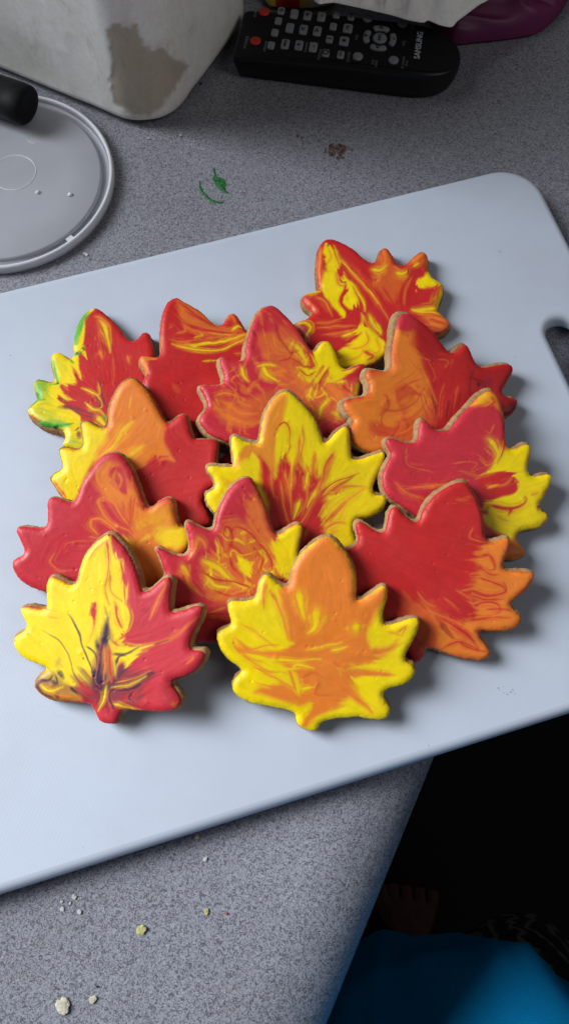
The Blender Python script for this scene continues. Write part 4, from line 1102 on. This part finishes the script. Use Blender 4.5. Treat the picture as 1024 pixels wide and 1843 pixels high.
for (px, py), nm in ((Z1(185, 335), ''), (Z1(258, 92), '')):
    x, y = on_remote(px, py); rdisc(x, y, 0.0034, zs(x) + 0.0001, 0.0012, 'power_key', REDB)
for px, py in (Z2(185, 142), Z2(465, 185), Z2(106, 448), Z2(392, 478)):
    x, y = on_remote(px, py); rdisc(x, y, 0.0031, zs(x) + 0.0001, 0.0016, 'round_key', BTN)
cx_, cy_ = on_remote(*Z2(281, 302))
rdisc(cx_, cy_, 0.0043, zs(cx_) + 0.0001, 0.0014, 'select_key', BTN)
text_obj('INFO', 0.0024, 'key_print', INK, rm, (cx_, cy_, zs(cx_) + 0.0016), math.pi / 2, 0.00005, 0.00006)
def arc_key(ang, s):
    bm = bmesh.new(); n = 10; sec = []
    z0 = zs(cx_) + 0.0001
    for k in range(n + 1):
        a = ang + math.radians(-33 + 66 * k / n)
        ri, ro = 0.0064, 0.0101
        if k in (0, n): ri += 0.0006; ro -= 0.0006
        sec.append([bm.verts.new((cx_ + r_ * math.cos(a), cy_ + r_ * math.sin(a), z0 + zz)) for r_, zz in ((ri, 0), (ri, .0011), (ri + .0004, .0014), (ro - .0004, .0014), (ro, .0011), (ro, 0))])
    for a, b in zip(sec, sec[1:]):
        for k in range(5): bm.faces.new((a[k], a[k + 1], b[k + 1], b[k]))
    bm.faces.new(sec[0]); bm.faces.new(sec[-1][::-1])
    o = bm_obj('arc_key', bm, BTN, rm)
    text_obj(s, 0.0048, 'key_print', INK, o, (cx_ + 0.0082 * math.cos(ang), cy_ + 0.0082 * math.sin(ang), z0 + 0.0016), math.pi / 2, 0.00005, 0.0001)
arc_key(0.0, '-'); arc_key(math.pi, '+'); arc_key(math.pi / 2, '>'); arc_key(-math.pi / 2, '<')
def label_on(s, px, py, size, mat, bold=0.0):
    x, y = on_remote(px, py)
    text_obj(s, size, 'lettering', mat, rm, (x, y, zs(x) + 0.0006), math.pi / 2, 0.00005, bold)
sx_, sy_ = on_remote(*Z2(594, 358))
lg = text_obj('SAMSUNG', 0.0049, 'lettering', WINK, rm, (sx_, sy_, zs(sx_) + 0.0009), math.pi / 2, 0.00005, 0.00012)
for s, p, sz in (('POWER', Z1(110, 345), 0.0030), ('POWER', Z1(190, 95), 0.0024), ('SPEAKER', Z1(270, 380), 0.0022), ('TUNING', Z1(610, 390), 0.0022), ('TV/LINE', Z1(725, 450), 0.0026), ('SOUND', Z1(965, 470), 0.0024), ('VOL', Z2(98, 290), 0.0024), ('VOL', Z2(475, 340), 0.0024),
                 ('S/W', Z2(228, 490), 0.0022), ('LEVEL', Z2(255, 500), 0.0022), ('3D SOUND', Z2(470, 495), 0.0020), ('PLUS', Z2(498, 500), 0.0020), ('DRC', Z2(545, 200), 0.0022)):
    label_on(s, *p, sz, GINK)

# ------------------------------------------------------------------ crumpled paper towel, purple bag and printed wrapper behind the remote
def sheet_from(name, poly, step, height, thick, mat, seed, zbase):
    """A creased sheet over a traced edge; height(mx, my, xy) in metres above the counter."""
    P = smooth_line(at(poly[:, 0], poly[:, 1], zbase)[:, :2], True, 3)
    f = lambda Q: poly_sdf(Q, P)
    V, d, q, rim = grid_patch(f, P.min(0) - step, P.max(0) + step, step)
    z = height(V, d)
    top = np.column_stack([V, z]); bot = np.column_stack([V, z - thick])
    n = len(V)
    F = q.tolist() + [[int(n + i) for i in g[::-1]] for g in q]
    for a, b in rim_edges(q): F.append([b, a, n + a, n + b])
    return mesh_of(name, np.concatenate([top, bot]), F, mat)
def paper_material():
    m, nt, b = new_mat('paper_towel')
    v = coords(nt)
    n = N(nt, 'ShaderNodeTexNoise', Scale=500.0, Detail=3.0)
    vo = N(nt, 'ShaderNodeTexVoronoi', Scale=420.0)
    for q in (n, vo): nt.links.new(v, q.inputs['Vector'])
    b.inputs['Base Color'].default_value = (0.88, 0.87, 0.85, 1); b.inputs['Roughness'].default_value = 0.95
    b.inputs['Specular IOR Level'].default_value = 0.1
    c = add_bump(nt, b, vo.outputs['Distance'], 0.5, 0.0008)
    add_bump(nt, b, n.outputs['Fac'], 0.3, 0.0004, c)
    return m
def ridge(V, s, seed):
    return 1 - np.abs(vnoise(V[:, 0] * s, V[:, 1] * s, seed)) * 2
tw = pts_of("560,-60 566,2 600,4 640,12 672,19 706,27 736,36 762,40 770,36 790,44 812,48 822,38 838,26 862,8 885,-6 960,-70 800,-120 640,-100")
def towel_h(V, d):
    e = sstep(0, .006, d)
    z = 0.032 + e * (0.010 * sstep(0, 0.03, d) + 0.0045 * ridge(V, 34, 5) + 0.0020 * ridge(V * [1.0, 0.6], 75, 6) + 0.0005 * ridge(V, 170, 7))
    return z
tow = sheet_from('paper_towel', tw, 0.0011, towel_h, 0.0004, paper_material(), 3, 0.032)
tag(tow, 'crumpled white paper towel draped over the top of the remote', 'paper towel')
bagm = noisy('purple_film', (0.11, 0.010, 0.065), (0.18, 0.016, 0.10), 16, 0.55, 0.25, 0.002, lo=.3, hi=.7, spec=0.5)
bg_ = pts_of("740,-30 780,40 803,66 822,74 860,70 900,66 940,60 966,54 990,38 1006,22 1024,-6 1060,-80 1000,-160 840,-150 760,-110")
def bag_h(V, d):
    z = 0.002 + 0.020 * np.sqrt(np.clip(d / 0.022, 0, 1)) + 0.004 * ridge(V * [.5, 1.2], 48, 15) * sstep(0, .008, d) + 0.0026 * ridge(V * [0.4, 1.5], 110, 16) * sstep(0, .005, d)
    return np.maximum(z, 0.002)
bag = sheet_from('plastic_bag', bg_, 0.0011, bag_h, 0.0008, bagm, 4, 0.004)
tag(bag, 'crinkled purple plastic bag beside the paper towel on the counter', 'bag')
wrm, nt_, b_ = new_mat('printed_wrapper')
wv = N(nt_, 'ShaderNodeTexWave', Scale=9.0, Distortion=3.0, wave_type='BANDS', bands_direction='X')
nt_.links.new(coords(nt_), wv.inputs['Vector'])
wr_ = ramp(nt_, wv.outputs['Fac'], [(0.0, (0.45, 0.02, 0.02)), (0.42, (0.5, 0.04, 0.02)), (0.5, (0.65, 0.45, 0.03)), (0.8, (0.7, 0.5, 0.05)), (1.0, (0.7, 0.68, 0.62))])
nt_.links.new(wr_.outputs['Color'], b_.inputs['Base Color']); b_.inputs['Roughness'].default_value = 0.4
wp = pts_of("470,-70 478,-4 505,7 540,9 575,6 600,-4 620,-60 540,-90")
wrap = sheet_from('printed_wrapper', wp, 0.0012, lambda V, d: 0.004 + 0.016 * np.sqrt(np.clip(d / 0.015, 0, 1)) + 0.002 * ridge(V, 80, 25) * sstep(0, .006, d), 0.0006, wrm, 5, 0.006)
tag(wrap, 'red and yellow printed wrapper peeking out above the remote', 'wrapper')

# ------------------------------------------------------------------ crumbs and smears on the counter
def crumb(px, py, size, flat, mat, label, seed, name='crumb', z=0.0, cat='crumb', group=None, stretch=1.0, rot=0.0):
    rng = random.Random(seed); size = size * 0.86
    bm = bmesh.new()
    bmesh.ops.create_icosphere(bm, subdivisions=3, radius=1.0)
    off = [rng.uniform(-9, 9) for _ in range(3)]
    cs = np.array([v.co[:] for v in bm.verts])
    k = 1 + 0.38 * vnoise(cs[:, 0] * 1.7 + off[0], cs[:, 1] * 1.7 + cs[:, 2] + off[1], seed) + 0.22 * vnoise(cs[:, 0] * 3 + off[2], cs[:, 1] * 4 - cs[:, 2] * 3, seed + 1)
    c_, s_ = math.cos(rot), math.sin(rot)
    for v, f in zip(bm.verts, k):
        x, y, zz = v.co.x * f * size * stretch, v.co.y * f * size, max(v.co.z * f, -0.55) * size * flat * 0.5
        v.co = Vector((c_ * x - s_ * y, s_ * x + c_ * y, zz + 0.55 * size * flat))
    o = bm_obj(name, bm, mat, smooth=False)
    p = at(px, py, z)
    o.location = (p[0], p[1], z + 0.0004)
    tag(o, label, cat, group)
    return o
CR = noisy('dry_crumb', (0.42, 0.37, 0.27), (0.62, 0.57, 0.46), 900, 0.9, 0.6, 0.0006)
YG = noisy('yellow_green_icing_bit', (0.35, 0.33, 0.10), (0.48, 0.46, 0.2), 700, 0.6, 0.4, 0.0005)
WHT = noisy('white_crumb', (0.40, 0.41, 0.42), (0.52, 0.52, 0.52), 900, 0.8)
crumb(116, 1808, 0.0027, 0.42, CR, 'largest beige crumb near the bottom left of the counter', 1, stretch=1.35, rot=1.9)
crumb(169, 1798, 0.0014, 0.5, CR, 'small beige crumb just right of the largest crumb', 2, stretch=1.3, rot=1.2)
crumb(255, 1672, 0.0021, 0.45, YG, 'yellow green bit of dried icing on the counter below the board', 3)
crumb(371, 1641, 0.0012, 0.5, YG, 'tiny yellow green icing bit right of the larger one', 4, stretch=1.3, rot=1.4)
crumb(355, 1506, 0.0011, 0.6, CR, 'small crumb close under the lower edge of the board', 5)
crumb(370, 1546, 0.0010, 0.5, WHT, 'pale crumb a little below the board edge crumb', 6)
G1 = 'cluster of pale flakes left of the yellow green bit'
for i, (x, y, s) in enumerate(((134, 1614, .0011), (113, 1636, .0010), (144, 1641, .0010), (112, 1622, .0007), (127, 1626, .0006))):
    crumb(x, y, s, 0.3, WHT, ('topmost pale flake of the cluster left of the yellow green bit', 'lower left pale flake of the cluster below the board', 'lower right pale flake of the cluster below the board', 'small pale flake at the left of the flake cluster', 'tiny pale flake in the middle of the flake cluster')[i], 20 + i, name='flake', cat='crumb', group=G1)
G2 = 'white specks between the jar and the green smear'
for i, (x, y, s) in enumerate(((269, 250, .0007), (291, 251, .0006), (325, 245, .0009), (350, 256, .0006))):
    crumb(x, y, s, 0.7, WHT, ('leftmost white speck on the counter below the flour jar', 'second white speck from the left below the flour jar', 'largest white speck on the counter below the flour jar', 'rightmost white speck on the counter below the flour jar')[i], 40 + i, name='speck', cat='crumb', group=G2)
crumb(155, 458, 0.0010, 0.4, WHT, 'white flake on the counter at the lower right of the round lid', 50, name='flake', stretch=1.8, rot=-.4)
RS = noisy('red_icing_speck', (0.35, 0.03, 0.03), (0.45, 0.05, 0.05), 500, 0.6)
crumb(408, 1644, 0.0006, 0.6, RS, 'tiny red icing speck right of the small yellow green bit', 51, name='speck')
DK = noisy('dark_speck', (0.01, 0.01, 0.01), (0.03, 0.025, 0.02), 500, 0.7)
crumb(362, 152, 0.0011, 0.4, DK, 'dark speck on the counter between the jar and the remote', 52, name='speck')
crumb(176, 1775, 0.0006, 0.6, DK, 'tiny dark speck above the small beige crumb', 53, name='speck')

def smear(name, polys, z, thick, mat, seed, step=0.0003):
    bm_v, bm_f = [], []
    for k, poly in enumerate(polys):
        P = smooth_line(at(poly[:, 0], poly[:, 1], z)[:, :2], True, 4)
        f = lambda Q: poly_sdf(Q, P) + 0.00025 * vnoise(Q[:, 0] * 1500, Q[:, 1] * 1500, seed + k)
        V, d, q, rim = grid_patch(f, P.min(0) - 2 * step, P.max(0) + 2 * step, step)
        if len(V) == 0: continue
        hgt = z + 0.00012 + thick * np.sqrt(np.clip(d / 0.0015, 0, 1)) * (0.7 + 0.5 * vnoise(V[:, 0] * 900, V[:, 1] * 900, seed + 9))
        o = len(bm_v)
        bm_v += np.column_stack([V, hgt]).tolist(); bm_f += (q + o).tolist()
    return mesh_of(name, bm_v, bm_f, mat)
def thin_film(m, lo, hi, scale):
    """let the counter show through where the smear is thin"""
    nt = m.node_tree; b = nt.nodes['Principled BSDF']; out = nt.nodes['Material Output']
    n = N(nt, 'ShaderNodeTexNoise', Scale=scale, Detail=4.0, Roughness=0.65); nt.links.new(coords(nt), n.inputs['Vector'])
    r = ramp(nt, n.outputs['Fac'], [(0.35, (lo,) * 3), (0.62, (hi,) * 3)])
    tp = N(nt, 'ShaderNodeBsdfTransparent'); mx = N(nt, 'ShaderNodeMixShader')
    nt.links.new(r.outputs['Color'], mx.inputs[0]); nt.links.new(tp.outputs[0], mx.inputs[1]); nt.links.new(b.outputs[0], mx.inputs[2])
    nt.links.new(mx.outputs[0], out.inputs['Surface'])
GR = noisy('green_icing', (0.006, 0.10, 0.02), (0.012, 0.20, 0.035), 600, 0.4, 0.3, 0.0003)
thin_film(GR, 0.35, 1.0, 500)
g = smear('icing_smear', [pts_of("384,316 392,318 402,322 408,332 405,338 412,348 402,346 394,342 386,332 382,322"), pts_of("360,324 363,338 372,350 384,360 398,363 404,366 390,367 376,362 364,352 358,338"), pts_of("386,300 388,310 390,318 386,316 383,308")], 0.0, 0.0006, GR, 3)
tag(g, 'green icing smear on the counter above the board', 'smear')
BR = noisy('brown_smear', (0.05, 0.018, 0.008), (0.14, 0.055, 0.025), 500, 0.5, 0.3, 0.0003)
thin_film(BR, 0.1, 0.85, 700)
rng = random.Random(5)
pl_ = [pts_of("592,262 600,258 604,268 602,282 594,280 590,272"), pts_of("606,259 616,260 624,266 620,276 612,282 606,276 604,266"), pts_of("608,280 616,280 612,288 604,286"), pts_of("586,264 588,276 586,280 584,270")]
for _ in range(14):
    x, y, s = rng.gauss(606, 11), rng.gauss(271, 8), rng.uniform(1.2, 2.6)
    pl_.append(np.array([(x + s * math.cos(a) * rng.uniform(.6, 1.3), y + s * math.sin(a) * rng.uniform(.6, 1.3)) for a in np.linspace(0, 6.28, 7)[:-1]]))
b2 = smear('brown_smear', pl_, 0.0, 0.0002, BR, 13)
tag(b2, 'small brown smear on the counter left of centre, below the remote', 'smear')
b3 = smear('brown_smear', [pts_of("534,242 540,243 538,248 533,247"), pts_of("542,246 547,247 546,250 541,250")], 0.0, 0.0002, BR, 23)
tag(b3, 'tiny brown spatter up and left of the larger brown smear', 'smear')
sp = []
for x, y, s in ((898, 1243, 1.4), (906, 1247, 1.2), (912, 1250, 1.5), (918, 1246, 1.6), (922, 1242, 1.2), (896, 1238, 1.0), (771, 1342, 1.3), (905, 1236, .9), (672, 1352, .9), (925, 1249, 1.0), (20, 640, 1.0), (150, 1525, 1.3), (985, 421, 1.1), (880, 410, .8)):
    sp.append(np.array([(x + s * math.cos(a), y + s * math.sin(a) * 0.9) for a in np.linspace(0, 6.28, 7)[:-1]]))
s1 = smear('fine_specks', sp, BT, 0.0001, BR, 33, step=0.00015)
tag(s1, 'fine brown specks scattered on the white board', 'specks', kind='stuff')


# fine flour dust and crumb specks, too many to count
rng = random.Random(77)
DV, DF = [], []
for cx, cy, sp_, n_, z in ((128, 1628, 26, 34, 0.0), (150, 1790, 60, 26, 0.0), (240, 1690, 90, 30, 0.0), (300, 250, 45, 26, 0.0)):
    for _ in range(n_):
        p = at(rng.gauss(cx, sp_), rng.gauss(cy, sp_ * 0.6), z)
        if z == 0.0 and p[2] != z: continue
        s_ = rng.uniform(0.00012, 0.00036); a0 = rng.uniform(0, 6)
        o_ = len(DV)
        for k in range(5):
            a = a0 + k * 1.2566; r_ = s_ * rng.uniform(0.6, 1.3)
            DV.append((p[0] + r_ * math.cos(a), p[1] + r_ * math.sin(a), z + 0.00005))
        DV.append((p[0], p[1], z + s_ * 0.8))
        for k in range(5): DF.append((o_ + k, o_ + (k + 1) % 5, o_ + 5))
dst = mesh_of('crumb_dust', DV, DF, CR, smooth=False)
tag(dst, 'fine pale dust and crumb specks sprinkled over the grey counter', 'crumbs', kind='stuff')
# ------------------------------------------------------------------ the person standing at the counter edge: shirt front, trousers, bare feet far below
SKIN = noisy('skin', (0.10, 0.036, 0.02), (0.13, 0.047, 0.026), 60, 0.5, 0.1, 0.0005)
def shirt_material():
    m, nt, b = new_mat('blue_jersey')
    v = coords(nt)
    n = N(nt, 'ShaderNodeTexNoise', Scale=1400.0, Detail=2.0); nt.links.new(v, n.inputs['Vector'])
    r = ramp(nt, n.outputs['Fac'], [(0.3, (0.0, 0.19, 0.46)), (0.7, (0.0, 0.26, 0.57))])
    nt.links.new(r.outputs['Color'], b.inputs['Base Color'])
    b.inputs['Roughness'].default_value = 0.9; b.inputs['Specular IOR Level'].default_value = 0.15
    add_bump(nt, b, n.outputs['Fac'], 0.4, 0.0006)
    return m
def trouser_material():
    m, nt, b = new_mat('patterned_trousers')
    w = N(nt, 'ShaderNodeTexWave', Scale=7.0, Distortion=9.0, Detail=3.0); w.inputs['Detail Scale'].default_value = 1.6
    nt.links.new(coords(nt, scale=(2.2, 2.2, 3)), w.inputs['Vector'])
    r = ramp(nt, w.outputs['Fac'], [(0.5, (0.006, 0.007, 0.008)), (0.75, (0.03, 0.045, 0.035)), (0.95, (0.16, 0.17, 0.12))])
    nt.links.new(r.outputs['Color'], b.inputs['Base Color']); b.inputs['Roughness'].default_value = 0.9
    return m
PX = 0.10
person = thing('person', 'person in blue shirt and dark patterned trousers standing barefoot beside the counter', 'person', (PX, -0.26, -0.9096))
def skin_mesh(name, verts, edges, radii, mat, parent, root=0, sub=2):
    me = bpy.data.meshes.new(name); me.from_pydata(verts, edges, [])
    o = bpy.data.objects.new(name, me); C.objects.link(o)
    o.modifiers.new('Skin', 'SKIN')
    for i, r in enumerate(radii):
        me.skin_vertices[0].data[i].radius = (r, r) if np.isscalar(r) else r
        me.skin_vertices[0].data[i].use_root = (i == root)
    s = o.modifiers.new('Sub', 'SUBSURF'); s.levels = sub; s.render_levels = sub
    bpy.context.view_layer.update()
    return to_mesh_obj(o, name, mat, parent)
# one continuous body: pelvis, two legs with feet and toes, trunk
V_, E_, R_ = [], [], []
def nv(x, y, z, r, frm=None):
    V_.append((x, y, z)); R_.append(r)
    if frm is not None: E_.append((frm, len(V_) - 1))
    return len(V_) - 1
pel = nv(0.05, -0.04, 0.52, 0.10)
w = nv(0.05, -0.05, 0.66, 0.095, pel); w = nv(0.05, -0.09, 0.80, 0.10, w); w = nv(0.05, -0.15, 0.95, 0.10, w); w = nv(0.05, -0.20, 1.06, 0.06, w)
for sx, toe_dx, kx, fx, fy in ((-1, 0.03, -0.04, -0.035, 0.125), (1, 0.0, 0.12, 0.075, 0.150)):
    hip = nv(0.05 + sx * 0.07, -0.03, 0.44, 0.075, pel)
    kn = nv(kx + 0.03, 0.02, 0.26, 0.05, hip)
    an = nv(fx, fy - 0.17, 0.075, 0.030, kn)
    mid = nv(fx, fy - 0.105, 0.045, (0.030, 0.024), an)
    ball = nv(fx + 0.003, fy - 0.045, 0.022, (0.036, 0.016), mid)
    for k in range(5):
        lx = (k - 2) * 0.0172 * (1 if sx > 0 else -1)
        ln = (0.026, 0.028, 0.025, 0.021, 0.016)[k]
        r = (0.0150, 0.0125, 0.0122, 0.0118, 0.0112)[k]
        a = nv(fx + lx * 1.0, fy - 0.020 - abs(k - 1.3) * 0.003, 0.016, r, ball)
        nv(fx + lx * 1.08, fy - 0.020 + ln * 0.55, 0.014, r * 0.95, a)
        nv(fx + lx * 1.10, fy - 0.020 + ln * 0.85, 0.010, r * 0.85, len(V_) - 1)
skin_mesh('body', V_, E_, R_, SKIN, person, 0, 2)
# trousers: waist to shin, each leg one tube
def ell(cx, cy, rx, ry, z, n=28, wob=0.0, seed=0):
    sg = lambda v: math.copysign(abs(v) ** 0.92, v)
    return [(cx + rx * (1 + wob * math.sin(3 * a + seed)) * sg(math.cos(a)), cy + ry * (1 + wob * math.cos(4 * a + seed)) * sg(math.sin(a)), z) for a in np.linspace(0, 2 * math.pi, n, endpoint=False)]
TM = trouser_material()
for sx, kx, dy in ((-1, -0.05, -0.07), (1, 0.125, 0.025)):
    rings = [ell(0.03 + sx * 0.065, -0.05, 0.09, 0.135, 0.60), ell(0.03 + sx * 0.07, -0.02 + dy, 0.095, 0.140, 0.52, wob=.02), ell(kx * .8 + 0.02, 0.005 + dy, 0.090, 0.130, 0.42, wob=.03, seed=1), ell(kx + 0.01, 0.005 + dy, 0.075, 0.105, 0.30, wob=.03, seed=2), ell(kx - 0.01, -0.03 + dy * .6, 0.062, 0.085, 0.20, wob=.04, seed=3), ell(kx - 0.03, -0.07 + dy * .3, 0.058, 0.07, 0.14, wob=.03, seed=1)]
    bm_obj('trouser_leg', loft(rings), TM, person)
# shirt: hem over the hips, belly forward, chest leaning back out of the way of the phone
secs = [(-0.005, -0.05, 0.160, 0.185, 0.60), (-0.005, -0.045, 0.165, 0.21, 0.66), (-0.005, -0.045, 0.170, 0.236, 0.72), (-0.005, -0.05, 0.172, 0.240, 0.77), (0.005, -0.075, 0.170, 0.222, 0.84), (0.02, -0.115, 0.165, 0.19, 0.91), (0.04, -0.17, 0.155, 0.165, 1.00), (0.05, -0.215, 0.14, 0.125, 1.08), (0.05, -0.23, 0.08, 0.08, 1.12)]
zz = np.linspace(0.60, 1.12, 90)
rings = []
for z in zz:
    cx_s, cy_s, rx_s, ry_s = [np.interp(z, [q[4] for q in secs], [q[i] for q in secs]) for i in range(4)]
    ring = np.array(ell(cx_s, cy_s, rx_s, ry_s, z, 160))
    th = np.linspace(0, 2 * math.pi, 160, endpoint=False)
    fold = 0.014 * np.sin(5 * th + 14 * z) * np.sin(9 * z + 2 * th) + 0.016 * vnoise(np.cos(th) * 3 + z * 7, np.sin(th) * 3 - z * 4, 5) + 0.008 * vnoise(np.cos(th) * 8 + z * 9, np.sin(th) * 8 + z * 12, 6)
    fold = 0.6 * fold - 0.010 + 0.005 * (0.4 - np.abs(vnoise(np.cos(th) * 5 + z * 3 + 3, np.sin(th) * 5 + z * 16, 16))) + 0.004 * (0.4 - np.abs(vnoise(np.cos(th) * 11 + z * 8, np.sin(th) * 11 + z * 30, 17)))
    ring[:, 0] += fold * np.cos(th); ring[:, 1] += fold * np.sin(th)
    rings.append(ring)
bm_obj('shirt', loft(rings), shirt_material(), person)
